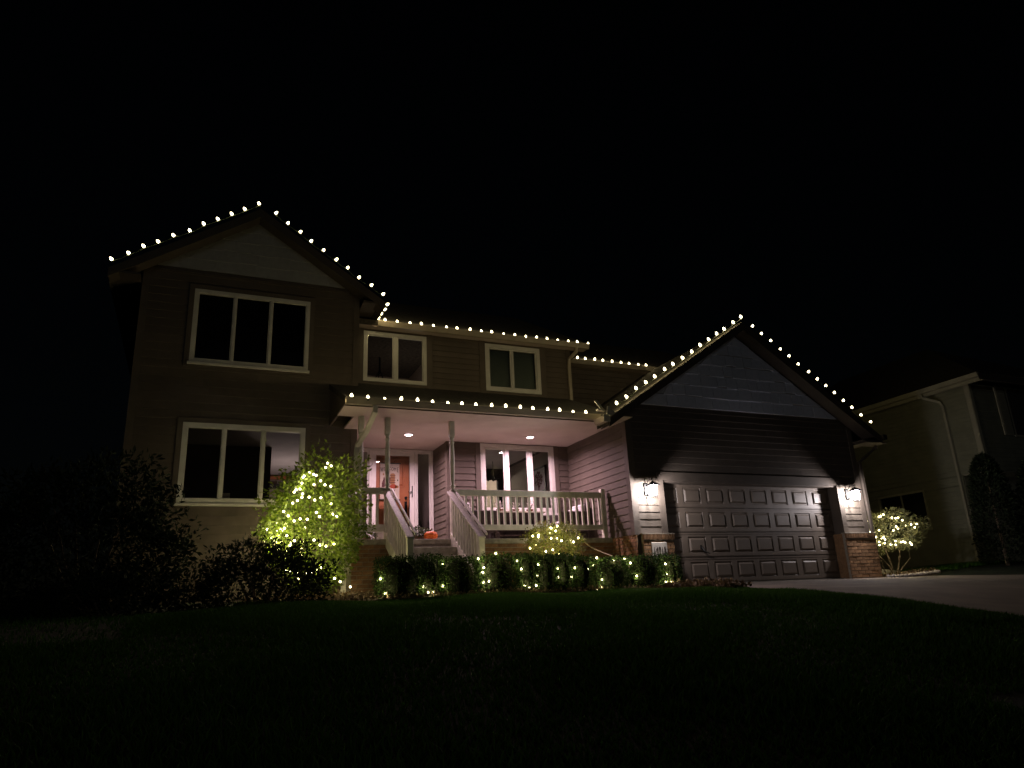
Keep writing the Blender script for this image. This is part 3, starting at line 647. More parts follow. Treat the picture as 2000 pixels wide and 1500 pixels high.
for k in range(24): baluster(r1, 4.74+k*.137, 13.40, 1.566, 2.127, .042)
bx('end_post', M['rail'], r1, 7.935, 8.03, 13.35, 13.45, 1.29, 2.32, bevel=.006)
r2 = thing('porch_railing', 'short porch railing between the two leftmost columns', 'railing', (3.05, 13.40, 1.40), None)
bx('top_rail', M['rail'], r2, 2.845, 3.25, 13.36, 13.42, 2.128, 2.25, bevel=.005); bx('bottom_rail', M['rail'], r2, 2.845, 3.25, 13.37, 13.41, 1.43, 1.565, bevel=.004)
for k in range(2): baluster(r2, 2.99+k*.13, 13.40, 1.566, 2.127, .045)
def handrail(x, label):
    t = thing('stair_handrail', label, 'handrail', (x, 12.5, 0.3))
    y0, z0, y1, z1 = 13.34, 2.20, 11.68, 1.17; sl = (z0-z1)/(y0-y1)
    def zz(y): return z1+(y-y1)*sl
    obj('cap_board', MB().prism([(y0, z0), (y1, z1), (y1, z1-.035), (y0, z0-.035)], 'x', x-.075, x+.055), M['cap'], t, bevel=.004)
    obj('grab_rail', MB().prism([(y0, z0+.035), (y1+.05, zz(y1+.05)+.035), (y1+.05, zz(y1+.05)-.01), (y0, z0-.01)], 'x', x+.075, x+.112), M['cap'], t, bevel=.004)
    for f in (.1, .5, .9):
        y = y1+(y0-y1)*f; bx('rail_bracket', M['dark'], t, x+.04, x+.09, y-.012, y+.012, zz(y)-.045, zz(y)-.034)
    bx('bottom_post', M['rail'], t, x-.05, x+.05, 11.72, 11.82, 0.18, zz(11.77)-.04, bevel=.005)
    for k in range(10):
        y = 11.93+k*.142; baluster(t, x, y, zz(y)-.90, zz(y)-.036, .04)
    obj('skirt_board', MB().prism([(13.33, 1.40), (11.83, .47), (11.83, .26), (13.33, 1.15)], 'x', x-.022, x+.018), M['rail'], t)
handrail(3.285, 'left stair handrail of the porch steps with worn pale cap board')
handrail(4.545, 'right stair handrail of the porch steps running down from the middle column')

# ------------------------------------------------------------------ recessed ceiling lights, lanterns
for x, y, lb in ((4.06, 14.62, 'recessed porch ceiling light in front of the entry door'), (6.765, 14.27, 'recessed porch ceiling light above the triple porch window')):
    t = thing('ceiling_light', lb, 'ceiling light', (x, y, 3.60), 'recessed lights in the porch ceiling')
    obj('trim_ring', MB().lathe([(.10, 3.6195), (.10, 3.611), (.084, 3.601), (.076, 3.601), (.078, 3.6195)], 20, (x, y, 0)), M['white'], t)
    obj('lens', MB().lathe([(.0745, 3.618), (.0745, 3.6075), (.001, 3.6065)], 20, (x, y, 0)), M['recess'], t)
    lamp_light('AREA', t, (x, y, 3.6055), 106.0, (1.0, .66, .80), .072)
def lantern(x, label):
    y, z = 12.17, 1.985
    t = thing('wall_lantern', label, 'lantern', (x, 12.42, z), 'lanterns either side of the garage door')
    bx('back_plate', M['dark'], t, x-.05, x+.05, 12.395, 12.428, z+.06, z+.30, bevel=.006)
    obj('bracket', MB().tube([(x, 12.40, z+.26), (x, 12.32, z+.345), (x, 12.22, z+.36), (x, y, z+.34)], .010, 6).tube([(x, 12.40, z+.10), (x, 12.32, z+.03), (x, 12.23, z+.006)], .008, 6), M['dark'], t)
    w = .062
    def fr(a, zz): return [(x-a, y-a, zz), (x+a, y-a, zz), (x+a, y+a, zz), (x-a, y+a, zz)]
    obj('cap', MB().add(fr(.104, z+.226)+fr(.104, z+.238)+fr(.05, z+.285)+fr(.012, z+.31), [(3,2,1,0)]+[(i*4+k, i*4+(k+1)%4, (i+1)*4+(k+1)%4, (i+1)*4+k) for i in range(3) for k in range(4)]+[(12,13,14,15)]).ball((x, y, z+.318), .014, 6, 4), M['dark'], t)
    a0, a1 = .050, .064
    for sx, sy in ((-1,-1),(1,-1),(1,1),(-1,1)): obj('frame_post', MB().tube([(x+sx*a0, y+sy*a0, z+.012), (x+sx*a1, y+sy*a1, z+.231)], .0065, 4), M['dark'], t)
    obj('bottom_ring', MB().box(x-.062, x+.062, y-.062, y-.051, z, z+.010).box(x-.062, x+.062, y+.051, y+.062, z, z+.010).box(x-.062, x-.051, y-.051, y+.051, z, z+.010).box(x+.051, x+.062, y-.051, y+.051, z, z+.010), M['dark'], t)
    obj('centre_bar', MB().tube([(x, y-a0-.002, z+.012), (x, y-a1-.002, z+.231)], .0035, 4).tube([(x-a0-.002, y, z+.012), (x-a1-.002, y, z+.231)], .0035, 4).tube([(x+a0+.002, y, z+.012), (x+a1+.002, y, z+.231)], .0035, 4), M['dark'], t)
    def quad(s): 
        d = {0: ((-1,-1),(1,-1)), 1: ((1,-1),(1,1)), 2: ((1,1),(-1,1)), 3: ((-1,1),(-1,-1))}[s]
        (p, q), (u, v) = d
        return MB().add([(x+p*a0, y+q*a0, z+.014), (x+u*a0, y+v*a0, z+.014), (x+u*a1, y+v*a1, z+.23), (x+p*a1, y+q*a1, z+.23)], [(0,1,2,3)])
    for s in range(4): obj('pane', quad(s), M['glass'] if s == 2 else M['ripple'], t)
    obj('lamp_holder', MB().tube([(x, y, z+.193), (x, y, z+.232)], .016, 8), M['white'], t)
    obj('lamp', MB().ball((x, y, z+.150), (.036, .036, .042), 10, 7), M['lantern'], t, smooth=True)
    lamp_light('POINT', t, (x, y, z+.150), 180.0, (1.0, .93, .98), .034)
lantern(8.455, 'glowing wall lantern left of the garage door above the house number')
lantern(14.06, 'glowing wall lantern right of the garage door beside the round topiary shrub')

# ------------------------------------------------------------------ lettering
def text(body, size, m, par, loc, rot=(R(90), 0, 0), name='lettering', depth=.004, sx=1.0, off=0.0):
    cu = bpy.data.curves.new('tmp', 'FONT'); cu.body = body; cu.size = size; cu.align_x = 'CENTER'; cu.align_y = 'CENTER'; cu.extrude = depth; cu.offset = off
    to = bpy.data.objects.new('tmp', cu); COL.objects.link(to); bpy.context.view_layer.update()
    me = bpy.data.meshes.new_from_object(to.evaluated_get(bpy.context.evaluated_depsgraph_get())); me.name = name
    bpy.data.objects.remove(to); me.materials.clear()
    me.transform(Matrix.Diagonal((sx, 1, 1, 1)))
    return put(name, me, M[m], par, loc, rot)
hp = thing('house_number_plaque', 'pale stone house number plaque reading 14915 on the left brick pillar', 'plaque', (8.57, 12.33, .80))
bx('plate', M['plaque'], hp, 8.39, 8.755, 12.318, 12.340, .80, 1.095, bevel=.006)
for k, dch in enumerate('14915'):
    x = 8.445+k*.062
    text(dch, .135, 'ink', hp, (x, 12.316, .955), name='digit', sx=.82)
    if dch == '1': bx('serif', M['ink'], hp, x-.020, x+.022, 12.313, 12.318, .906, .914)
bn = thing('welcome_banner', 'cream WELCOME banner with harvest picture hanging on the orange front door', 'banner', (4.05, 16.17, 2.46))
yb = dY+.040
obj('cloth', MB().box(3.822, 4.272, yb, yb+.004, 2.455, 3.285), M['cloth'], bn)
obj('rod', MB().tube([(3.79, yb, 3.292), (4.31, yb, 3.292)], .012, 6).tube([(3.80, yb, 2.45), (4.295, yb, 2.45)], .012, 6), M['dark'], bn)
for k, (dch, h) in enumerate(zip('WELCOME', (1.35, 1.1, .95, .9, .95, 1.15, 1.4))):
    text(dch, .115, 'ink', bn, (3.863+k*.0615, yb-.003, 3.165-.03*abs(k-3)/3), name='letter', sx=.66).scale = (1, h, 1)
text('TO', .07, 'ink', bn, (3.97, yb-.003, 2.655), sx=.9); text('MY', .075, 'ink', bn, (4.13, yb-.003, 2.655), sx=.9); text('PORCH', .06, 'ink', bn, (4.10, yb-.003, 2.545), sx=.9)
def flat(name, pts, m): obj(name, MB().prism(pts, 'y', yb-.003, yb-.0005), M[m], bn)
def disc(cx, cz, rx, rz, n=14): return [(cx+rx*math.cos(2*math.pi*k/n), cz+rz*math.sin(2*math.pi*k/n)) for k in range(n)]
flat('printed_crate', [(4.06, 2.80), (4.16, 2.80), (4.17, 3.03), (4.14, 3.06), (4.09, 3.06), (4.06, 3.03)], 'inko')
for k in range(4): bx('printed_stripe', M['inkb'], bn, 4.05, 4.18, yb-.005, yb-.0031, 2.84+k*.052, 2.854+k*.052)
flat('printed_pumpkin', disc(4.13, 2.755, .085, .05), 'inkr'); flat('printed_pumpkin', disc(4.21, 2.75, .045, .035), 'inko')
flat('printed_vase', [(3.96, 2.74), (4.05, 2.74), (4.06, 2.95), (4.02, 3.0), (3.97, 2.95)], 'inkb')
flat('printed_boot', [(3.86, 2.73), (3.93, 2.73), (3.935, 2.93), (3.91, 2.98), (3.89, 2.90), (3.86, 2.82)], 'inkb')
flat('printed_leaf', disc(3.90, 3.03, .018, .028, 7), 'inko'); flat('printed_leaf', disc(4.23, 2.90, .014, .022, 7), 'inkg')

# ------------------------------------------------------------------ leaf clouds
def leaves(P, size, nrm=None, asp=0.5, jit=0.35, droop=0.0):
    n = len(P); d = rng.normal(size=(n, 3)); d /= np.linalg.norm(d, axis=1)[:, None]
    if nrm is not None: d = d+nrm*0.9; d /= np.linalg.norm(d, axis=1)[:, None]
    d[:, 2] -= droop; d /= np.linalg.norm(d, axis=1)[:, None]
    q = rng.normal(size=(n, 3)); s = np.cross(d, q); s /= np.linalg.norm(s, axis=1)[:, None]
    L = (size*(1+jit*rng.uniform(-1, 1, n)))[:, None]; w = L*asp*.5
    up = np.cross(s, d)*L*.08
    V = np.stack([P, P+d*L*.5+s*w+up, P+d*L, P+d*L*.5-s*w+up], 1).reshape(-1, 3)
    return V, np.arange(4*n).reshape(-1, 4)
def bumpy(u, seed, amp=.12, f=3.0):
    r = np.random.default_rng(seed); out = np.ones(len(u))
    for k in range(7):
        w = r.normal(size=3)*f; out += amp/ (1+.35*k)*np.sin(u@w*(1+.4*k)+r.uniform(0, 6.28))
    return out
def shell(n, rad, seed, lo=.55, amp=.12, f=3.0):
    u = rng.normal(size=(n, 3)); u /= np.linalg.norm(u, axis=1)[:, None]
    r = lo+(1-lo)*rng.random(n)**.5
    return u*(r*bumpy(u, seed, amp, f))[:, None]*np.array(rad), u
def shrub_mesh(name, o, parts):
    V = []; F = []; k = 0
    for v, f in parts: V.append(v); F.append(f+k); k += len(v)
    return npmesh(name, np.concatenate(V), np.concatenate(F))
def sprays(n, c0, rad, length, size, seed, per=16, up=.4):
    r = np.random.default_rng(seed); P = []
    for _ in range(n):
        u = r.normal(size=3); u /= np.linalg.norm(u); u[2] = abs(u[2])*.8+u[2]*.2
        b = u*np.array(rad)*.9; d = u+np.array([0, 0, up])*r.random(); d /= np.linalg.norm(d); L = length*r.uniform(.5, 1.2)
        t = r.random(per)[:, None]; P.append(b+d*t*L+r.normal(size=(per, 3))*size*.35+np.array([0, 0, -1])*(t**2)*L*.2)
    return np.concatenate(P)+np.array(c0)

# --- the lit shrub by the left end of the porch
def plant(name, label, cat, loc, group=None): return thing(name, label, cat, loc, group)
LB = (1.93, 13.05, 1.45)
ls = plant('lit_shrub', 'tall leafy green shrub wrapped in warm mini lights beside the left porch column', 'shrub', (1.93, 13.05, .2))
P, u = shell(9800, (.80, .70, 1.24), 5, .45, .14, 2.6)
taper = 1-.28*np.clip((-P[:, 2]-.5)/.75, 0, 1); P[:, 0] *= taper; P[:, 1] *= taper
keep = P[:, 2] > -1.15; P = P[keep]; u = u[keep]; P[:, 0] += np.where(P[:, 2] > .6, (P[:, 2]-.6)*.38, 0)
sp = sprays(46, (0, 0, 0), (.80, .7, 1.15), .34, .07, 3)
sp2 = np.concatenate([sprays(1, (-.62, -.3, -.30-.12*k), (.1, .1, .05), .1, .07, 20+k, per=4) + np.linspace(0, 1, 22)[:, None, None].repeat(4, 1).reshape(-1, 1)[:4]*0 for k in range(2)])
tw = []
for k, (dx, dz, L) in enumerate(((-.9, .45, .5), (-.95, .15, .42), (-.85, -.1, .36), (.8, .35, .3), (.75, -.15, .34), (-.2, .9, .2), (.3, .95, .25))):
    d = np.array([dx, -.15, dz]); d /= np.linalg.norm(d); b = np.array([.62*np.sign(dx), -.25, -.32+.15*k if dx < 0 else .1-.2*(k-3)])
    t = rng.random(34)[:, None]; tw.append(b+d*t*L+rng.normal(size=(34, 3))*.03)
sp = np.concatenate([sp]+tw)
obj_me = shrub_mesh('foliage', None, [leaves(P, .078, u, .52), leaves(sp, .075, None, .5)])
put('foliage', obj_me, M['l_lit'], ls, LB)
sm = MB()
for k in range(9):
    a = k*.7; r0 = .05+.02*(k % 3); sm.tube([(1.93+r0*math.cos(a), 13.05+r0*math.sin(a), .1), (1.93+.22*math.cos(a), 13.05+.2*math.sin(a), .8), (1.95+.42*math.cos(a), 13.05+.36*math.sin(a), 1.6), (2.0+.5*math.cos(a+.3), 13.05+.4*math.sin(a+.3), 2.2)], [.022, .018, .012, .005], 5)
obj('stems', sm, M['bark'], ls)

# --- clipped boxwood hedge shrubs
HB = ((2.70, 3.36), (3.39, 3.66), (3.74, 4.32), (4.37, 5.02), (5.08, 5.36), (5.40, 5.73), (5.77, 6.02), (6.10, 6.42), (6.58, 7.16), (7.28, 7.88), (7.96, 8.24))
lab = ['boxwood at the far left end of the clipped hedge below the left handrail', 'narrow boxwood second from the left in the clipped hedge', 'broad dark boxwood in front of the porch steps', 'boxwood in the hedge just left of the lit round shrub', 'narrow boxwood below the left half of the lit round shrub', 'boxwood below the middle of the lit round shrub', 'narrow boxwood below the right half of the lit round shrub', 'boxwood in the hedge just right of the lit round shrub', 'broad boxwood in the hedge below the right end of the porch railing', 'broad boxwood in front of the left brick pillar and number plaque', 'narrow boxwood at the right end of the hedge next to the garage door']
for i, (a, b) in enumerate(HB):
    w = (b-a)/2; c = ((a+b)/2, 11.50, .16); hh = .66+.02*math.sin(i*2.1)-(.05 if a > 6 else 0); dd = .34
    t = plant('boxwood', lab[i], 'shrub', c, 'clipped boxwood hedge in front of the porch')
    n = int(9500*(w+.25)); q = rng.uniform(-1, 1, (n, 3)); 
    mx = np.max(np.abs(q)**1.0, axis=1)[:, None]; q = q/mx
    # rounded box
    aq = np.abs(q); rr = (((aq[:, 0]**3+aq[:, 1]**3)**3+aq[:, 2]**9)**(1/9))[:, None]; q = q/rr
    bz = bumpy(q, 40+i, .05, 4); dep = rng.uniform(.80, 1.03, n)
    P = q*np.array([w+.035, dd, hh/2])*(bz*dep)[:, None]; P[:, 2] += hh/2
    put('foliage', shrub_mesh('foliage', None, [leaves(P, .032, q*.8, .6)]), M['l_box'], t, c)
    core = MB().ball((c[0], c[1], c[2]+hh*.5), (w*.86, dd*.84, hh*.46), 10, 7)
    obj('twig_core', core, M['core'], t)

# --- round lit shrub behind the hedge, topiary by the garage
def round_shrub(label, name, c, rad, n, m, size, seed, stems, lo=.5):
    t = plant(name, label, 'shrub', (c[0], c[1], stems[0]))
    P, u = shell(n, rad, seed, lo, .12, 3.2); sp = sprays(46, (0, 0, 0), rad, .16, .045, seed+1, per=9)
    put('foliage', shrub_mesh('foliage', None, [leaves(P, size, u, .55), leaves(sp, size, None, .55)]), M[m], t, c)
    s = MB()
    for (bx0, by0, pts, r) in stems[1]: s.tube([(bx0, by0, stems[0])]+pts, [r]+[r*(1-.22*(k+1)) for k in range(len(pts))], 5)
    obj('stems', s, M['bark'], t); return t
round_shrub('small round shrub lit by warm mini lights behind the hedge in front of the brick', 'round_shrub', (6.42, 12.75, 1.13), (.56, .45, .38), 5200, 'l_round', .042, 8, (.2, [(6.42, 12.75, [(6.35, 12.75, .6), (6.25, 12.72, 1.0)], .02), (6.44, 12.77, [(6.5, 12.75, .6), (6.62, 12.72, 1.0)], .02), (6.43, 12.74, [(6.43, 12.7, .6), (6.4, 12.66, 1.1)], .018)]))
tb = [(15.75, 12.95, [(15.6, 12.95, .55), (15.25, 12.9, .8), (15.1, 12.88, 1.05)], .028), (15.75, 12.97, [(15.7, 12.95, .6), (15.52, 12.9, 1.0)], .028), (15.80, 12.95, [(15.95, 12.95, .52), (16.05, 12.93, .75), (16.05, 12.9, 1.1)], .028), (15.82, 12.95, [(16.1, 12.95, .50), (16.38, 12.93, .70), (16.42, 12.9, 1.1)], .024), (15.9, 12.95, [(16.0, 12.95, .7), (16.15, 12.93, .95)], .018), (15.45, 12.93, [(15.35, 12.93, .72), (15.28, 12.93, .95)], .014)]
round_shrub('round topiary shrub on bare stems with rings of mini lights right of the garage', 'topiary_shrub', (15.9, 12.95, 1.36), (.92, .78, .52), 7000, 'l_top', .045, 14, (.28, tb), lo=.6)

# --- dark shrubs at the left
for i, (c, rad, n, sz, lb) in enumerate((((-1.3, 11.6, 1.0), (1.35, .9, 1.12), 9000, .10, 'large black leafy shrub in front of the lower left window'),
                                      ((-3.9, 10.9, .85), (1.5, 1.0, 1.2), 8000, .11, 'large dark shrub at the far left edge of the lawn'),
                                      ((.95, 11.0, .36), (.85, .7, .66), 8000, .07, 'low spreading dark shrub in front of the lit shrub'),
                                      ((-.9, 10.4, .10), (1.0, .7, .55), 6000, .07, 'low dark shrub at the front of the left bed'))):
    t = plant('dark_shrub', lb, 'shrub', (c[0], c[1], -.05), 'unlit shrubs left of the porch')
    P, u = shell(n, rad, 60+i, .6, .16, 2.4); sp = sprays(130, (0, 0, 0), rad, .35, sz, 70+i, per=14, up=.7)
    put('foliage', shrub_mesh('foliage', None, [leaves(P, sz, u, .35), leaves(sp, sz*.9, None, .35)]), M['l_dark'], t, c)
    s = MB()
    for k in range(6): s.tube([(c[0], c[1], -.05), (c[0]+rad[0]*.5*math.cos(k), c[1]+rad[1]*.5*math.sin(k), c[2]+rad[2]*.5)], [.03, .008], 5)
    obj('stems', s, M['bark'], t)

# ------------------------------------------------------------------ light strings
def c9():
    return MB().lathe([(.004, -.030), (.014, -.028), (.015, .0)], 7), MB().lathe([(.014, .001), (.025, .012), (.029, .029), (.025, .050), (.015, .069), (.002, .081)], 8)
sk, bb = c9(); skm = sk.mesh('socket'); bbm = bb.mesh('bulb', smooth=True)
def string(label, loc, pts, tilt, wire, group='roofline bulb strings'):
    t = thing('light_string', label, 'string lights', loc, group)
    w = MB(); q = []
    for p in pts: q.append((p[0], p[1], p[2]-.045))
    wp = []
    for a, b in zip(q, q[1:]): wp += [a, ((a[0]+b[0])/2, (a[1]+b[1])/2, (a[2]+b[2])/2-random.uniform(.004, .018))]
    wp.append(q[-1]); w.tube(wp, .0045, 4); obj('wire', w, M[wire], t)
    for p in pts:
        ty, tx = tilt; r = (tx+random.uniform(-.22, .22), ty+random.uniform(-.22, .22), 0)
        b = put('bulb', bbm, M['bulb'], t, (p[0], p[1], p[2]-.035), r); lamp_light('POINT', b, (p[0], p[1], p[2]-.004), 2.6, (1.0, .80, .40), .020); put('socket', skm, M['whitewire'] if wire == 'whitewire' else M['wire'], b, (p[0], p[1], p[2]-.035))
def line(a, b, n, j=.018):
    out = []
    for k in range(n):
        f = k/(n-1); out.append(tuple(a[i]+(b[i]-a[i])*f+random.uniform(-j, j)*(1 if i != 1 else .3) for i in range(3)))
    return out
string('bulbs along the left slope of the tall left gable', (.8, 14.0, 6.5), line((-1.787, 14.110, 6.594), (0.746, 14.110, 8.269), 11), (-.55, 0), 'wire')
string('bulbs down the right slope of the tall left gable', (2, 14.0, 6.5), line((1.043, 14.110, 8.108), (3.337, 14.110, 6.569), 10), (.55, 0), 'wire')
string('four bulbs on the short eave behind the left gable corner', (3.4, 14.5, 6.3), line((3.435, 14.12, 6.36), (3.435, 14.95, 6.37), 4, .004), (.9, 0), 'wire')
string('bulbs along the upper gutter over the two upstairs windows', (6.2, 14.8, 6.2), line((3.581, 14.80, 6.275), (8.762, 14.80, 6.25), 19), (0, -.05), 'whitewire')
string('bulbs along the set-back gutter between upper storey and garage roof', (10, 15.9, 6.2), line((9.045, 15.91, 6.275), (11.27, 15.91, 6.27), 9), (0, -.05), 'whitewire')
string('bulbs along the porch gutter above the railing', (4.8, 12.5, 3.7), line((2.424, 12.495, 3.742), (7.235, 12.495, 3.755), 17), (0, -.05), 'whitewire')
string('bulbs along the left slope of the garage gable', (9.5, 12.06, 3.8), line((7.767, 12.150, 3.903), (11.393, 12.150, 6.238), 15), (-.45, 0), 'wire')
string('bulbs down the right slope of the garage gable', (13, 12.06, 3.8), line((11.667, 12.150, 6.062), (14.956, 12.150, 3.921), 14), (.5, 0), 'wire')
mm = MB().ball((0, 0, 0), .0185, 6, 4).mesh('bulb')
def minis(label, pts, hedge=False):
    c = np.mean(pts, 0); t = thing('mini_light_string', label, 'string lights', tuple(map(float, c)), 'mini light strings on the shrubs')
    todo = list(pts); path = [todo.pop(0)]
    while todo:
        k = min(range(len(todo)), key=lambda j: sum((todo[j][i]-path[-1][i])**2 for i in range(3))); path.append(todo.pop(k))
    wp = []
    for a, b in zip(path, path[1:]):
        wp += [(a[0], a[1]+.02, a[2]-.014), ((a[0]+b[0])/2, (a[1]+b[1])/2+.05, (a[2]+b[2])/2-.03)]
    wp.append(path[-1]); obj('wire', MB().tube(wp, .003, 3), M['wire'], t)
    for i, p in enumerate(path):
        b = put('bulb', mm, None, t, p)
        lamp_light('POINT', b, p, 2.1 if p in extra else 1.6 if hedge else .8 if p[2] < .62 or i % 4 == 3 else 1.0, (1.0, .84, .46), .0155)
mm.materials.append(M['mini']); extra = set()
LIT = [(2.06,12.66,2.54),(2.02,12.59,2.45),(2.12,12.64,2.49),(1.74,12.55,2.34),(1.81,12.52,2.31),(1.85,12.5,2.29),(1.66,12.54,2.29),(1.64,12.54,2.26),(1.62,12.5,2.15),(1.81,12.44,2.12),(1.92,12.45,2.19),(1.99,12.43,2.12),(2.09,12.44,2.1),(1.53,12.51,2.04),(1.59,12.48,2.05),(1.5,12.51,2.0),(1.63,12.44,1.96),(1.62,12.43,1.9),(1.55,12.45,1.85),(1.48,12.48,1.81),(1.82,12.37,1.85),(1.92,12.37,1.89),(2.09,12.37,1.79),(1.73,12.39,1.9),(1.42,12.49,1.6),(1.35,12.55,1.68),(1.51,12.43,1.51),(1.6,12.39,1.54),(1.71,12.36,1.53),(1.9,12.33,1.57),(1.85,12.34,1.64),(2.12,12.35,1.61),(2.19,12.37,1.58),(1.37,12.52,1.4),(1.41,12.5,1.28),(2.11,12.35,1.37),(1.31,12.63,1.07),(1.53,12.44,1.19),(1.83,12.35,1.19),(1.93,12.35,1.11),(2.03,12.36,1.09),(2.16,12.38,1.13),(1.98,12.44,0.75),(1.91,12.46,0.71),(1.45,12.61,0.73),(1.51,12.58,0.72),(1.61,12.54,0.67),(1.64,12.57,0.59),(2.33,12.67,0.53),(2.56,12.96,0.45),(2.22,12.57,0.58),(1.76,12.49,0.67),(1.84,12.47,0.67)]
HEDGE = [(2.69,11.31,0.5),(2.77,11.31,0.28),(2.91,11.31,0.18),(3.38,11.31,0.36),(3.45,11.31,0.27),(3.53,11.31,0.27),(3.69,11.31,0.36),(3.69,11.31,0.71),(4.31,11.31,0.77),(4.4,11.31,0.63),(4.62,11.31,0.85),(4.6,11.31,0.64),(4.38,11.31,0.55),(4.57,11.31,0.51),(4.38,11.31,0.4),(4.48,11.31,0.41),(5.07,11.31,0.59),(5.12,11.31,0.33),(5.2,11.31,0.3),(5.33,11.31,0.32),(5.36,11.31,0.47),(5.0,11.31,0.73),(5.39,11.31,0.66),(5.76,11.31,0.44),(5.75,11.31,0.59),(5.92,11.31,0.43),(6.01,11.31,0.44),(6.08,11.31,0.59),(6.33,11.31,0.56),(6.29,11.31,0.35),(6.44,11.31,0.63),(6.49,11.31,0.2),(6.6,11.31,0.38),(6.58,11.31,0.24),(6.53,11.31,0.75),(6.87,11.31,0.71),(6.83,11.31,0.61),(7.21,11.31,0.65),(7.32,11.31,0.42),(7.57,11.31,0.5),(7.09,11.31,0.72),(7.96,11.31,0.62),(7.96,11.31,0.44),(7.93,11.31,0.3),(8.04,11.31,0.29),(8.13,11.31,0.37)]
RND = [(6.24,12.44,1.39),(5.99,12.48,1.27),(5.91,12.58,1.26),(6.17,12.33,1.19),(6.29,12.36,1.33),(6.37,12.44,1.43),(5.87,12.64,1.04),(6.09,12.42,0.96),(6.34,12.37,0.9),(6.63,12.31,1.12),(6.78,12.66,0.81),(6.36,12.28,1.14),(6.2,12.35,0.98),(6.78,12.39,1.2)]
TOP = [(15.24,12.65,1.68),(15.28,12.63,1.7),(15.36,12.61,1.73),(15.38,12.41,1.63),(15.44,12.36,1.61),(15.49,12.33,1.62),(15.53,12.26,1.55),(15.67,12.16,1.44),(15.75,12.14,1.37),(14.98,12.76,1.33),(15.01,12.67,1.31),(15.06,12.57,1.35),(15.26,12.34,1.32),(15.35,12.28,1.36),(15.33,12.3,1.41),(15.14,12.55,1.18),(15.18,12.55,1.13),(15.15,12.91,1.05),(15.15,12.7,1.09),(15.24,12.63,1.05),(15.35,12.57,1.01),(15.37,12.43,1.08),(15.45,12.51,1.0),(15.5,12.39,1.05),(15.54,12.36,1.06),(15.73,12.33,1.03),(15.83,12.38,0.99),(15.11,12.78,1.1),(15.84,12.14,1.45),(15.6,12.36,1.04)]

def around(c, rad, n, seed, test):
    q = np.random.default_rng(seed); out = []
    while len(out) < n:
        u = q.normal(size=3); u /= np.linalg.norm(u)
        if test(u): out.append(tuple(float(c[i]+rad[i]*u[i]*q.uniform(.62, 1.0)) for i in range(3)))
    return out
XL = around(LB, (.80, .70, 1.15), 44, 5, lambda u: u[0] < .2 and u[1] > -.5 and -.45 < u[2] < .15)
extra |= set(XL); LIT += XL
RND += around((6.42, 12.75, 1.13), (.5, .42, .34), 10, 6, lambda u: u[1] > -.4)
TOP += around((15.9, 12.95, 1.36), (.86, .72, .46), 16, 7, lambda u: u[1] > -.2)
minis('warm mini lights wound round the tall shrub beside the porch', LIT)
minis('warm mini lights scattered through the gaps of the clipped hedge', HEDGE, True)
minis('warm mini lights on the small round shrub in front of the brick base', RND)
minis('warm mini lights circling the topiary right of the garage', TOP)

# ------------------------------------------------------------------ porch furniture and decorations
pk = thing('pumpkin', 'orange pumpkin on the porch edge at the top of the steps', 'pumpkin', (4.26, 13.75, 1.29))
V = []; F = []; ns, nr = 40, 10
for i in range(nr+1):
    ph = math.pi*i/nr
    for k in range(ns):
        a = 2*math.pi*k/ns; r = .135*math.sin(ph)**.8*(1-.08*abs(math.cos(a*5))**3); V.append((4.26+r*math.cos(a), 13.75+r*math.sin(a), 1.29+.10-.10*math.cos(ph)*(1-.22*(1-math.sin(ph)))))
F = [(i*ns+k, i*ns+(k+1) % ns, (i+1)*ns+(k+1) % ns, (i+1)*ns+k) for i in range(nr) for k in range(ns)]
obj('body', MB().add(V, F), M['pumpkin'], pk, smooth=True); obj('stem', MB().tube([(4.26, 13.75, 1.46), (4.265, 13.75, 1.50), (4.29, 13.74, 1.53)], [.022, .016, .014], 6), M['stem'], pk)
mp_ = thing('potted_mum', 'dark leafy potted mum beside the orange pumpkin', 'potted plant', (4.07, 13.95, 1.29))
obj('pot', MB().lathe([(.10, 1.29), (.13, 1.40), (.135, 1.41), (.11, 1.41)], 12, (4.07, 13.95, 0)), M['pot'], mp_)
P, u = shell(900, (.20, .18, .12), 90, .5); put('foliage', shrub_mesh('foliage', None, [leaves(P, .035, u, .6)]), M['l_mum'], mp_, (4.07, 13.95, 1.46))
bx_ = thing('storage_box', 'small white box with lid on the porch floor behind the short railing', 'box', (3.33, 14.0, 1.29))
bx('body', M['white'], bx_, 3.22, 3.44, 13.9, 14.08, 1.29, 1.46, bevel=.008); bx('lid', M['white'], bx_, 3.205, 3.455, 13.885, 14.095, 1.461, 1.49, bevel=.006)
lp = thing('potted_plant', 'small dark leafy plant behind the short left railing', 'potted plant', (3.05, 13.9, 1.29))
obj('pot', MB().lathe([(.07, 1.29), (.09, 1.38), (.07, 1.38)], 10, (3.05, 13.9, 0)), M['pot'], lp)
P, u = shell(320, (.15, .12, .08), 91, .4); put('foliage', shrub_mesh('foliage', None, [leaves(P, .04, u, .6)]), M['l_mum'], lp, (3.05, 13.9, 1.42))
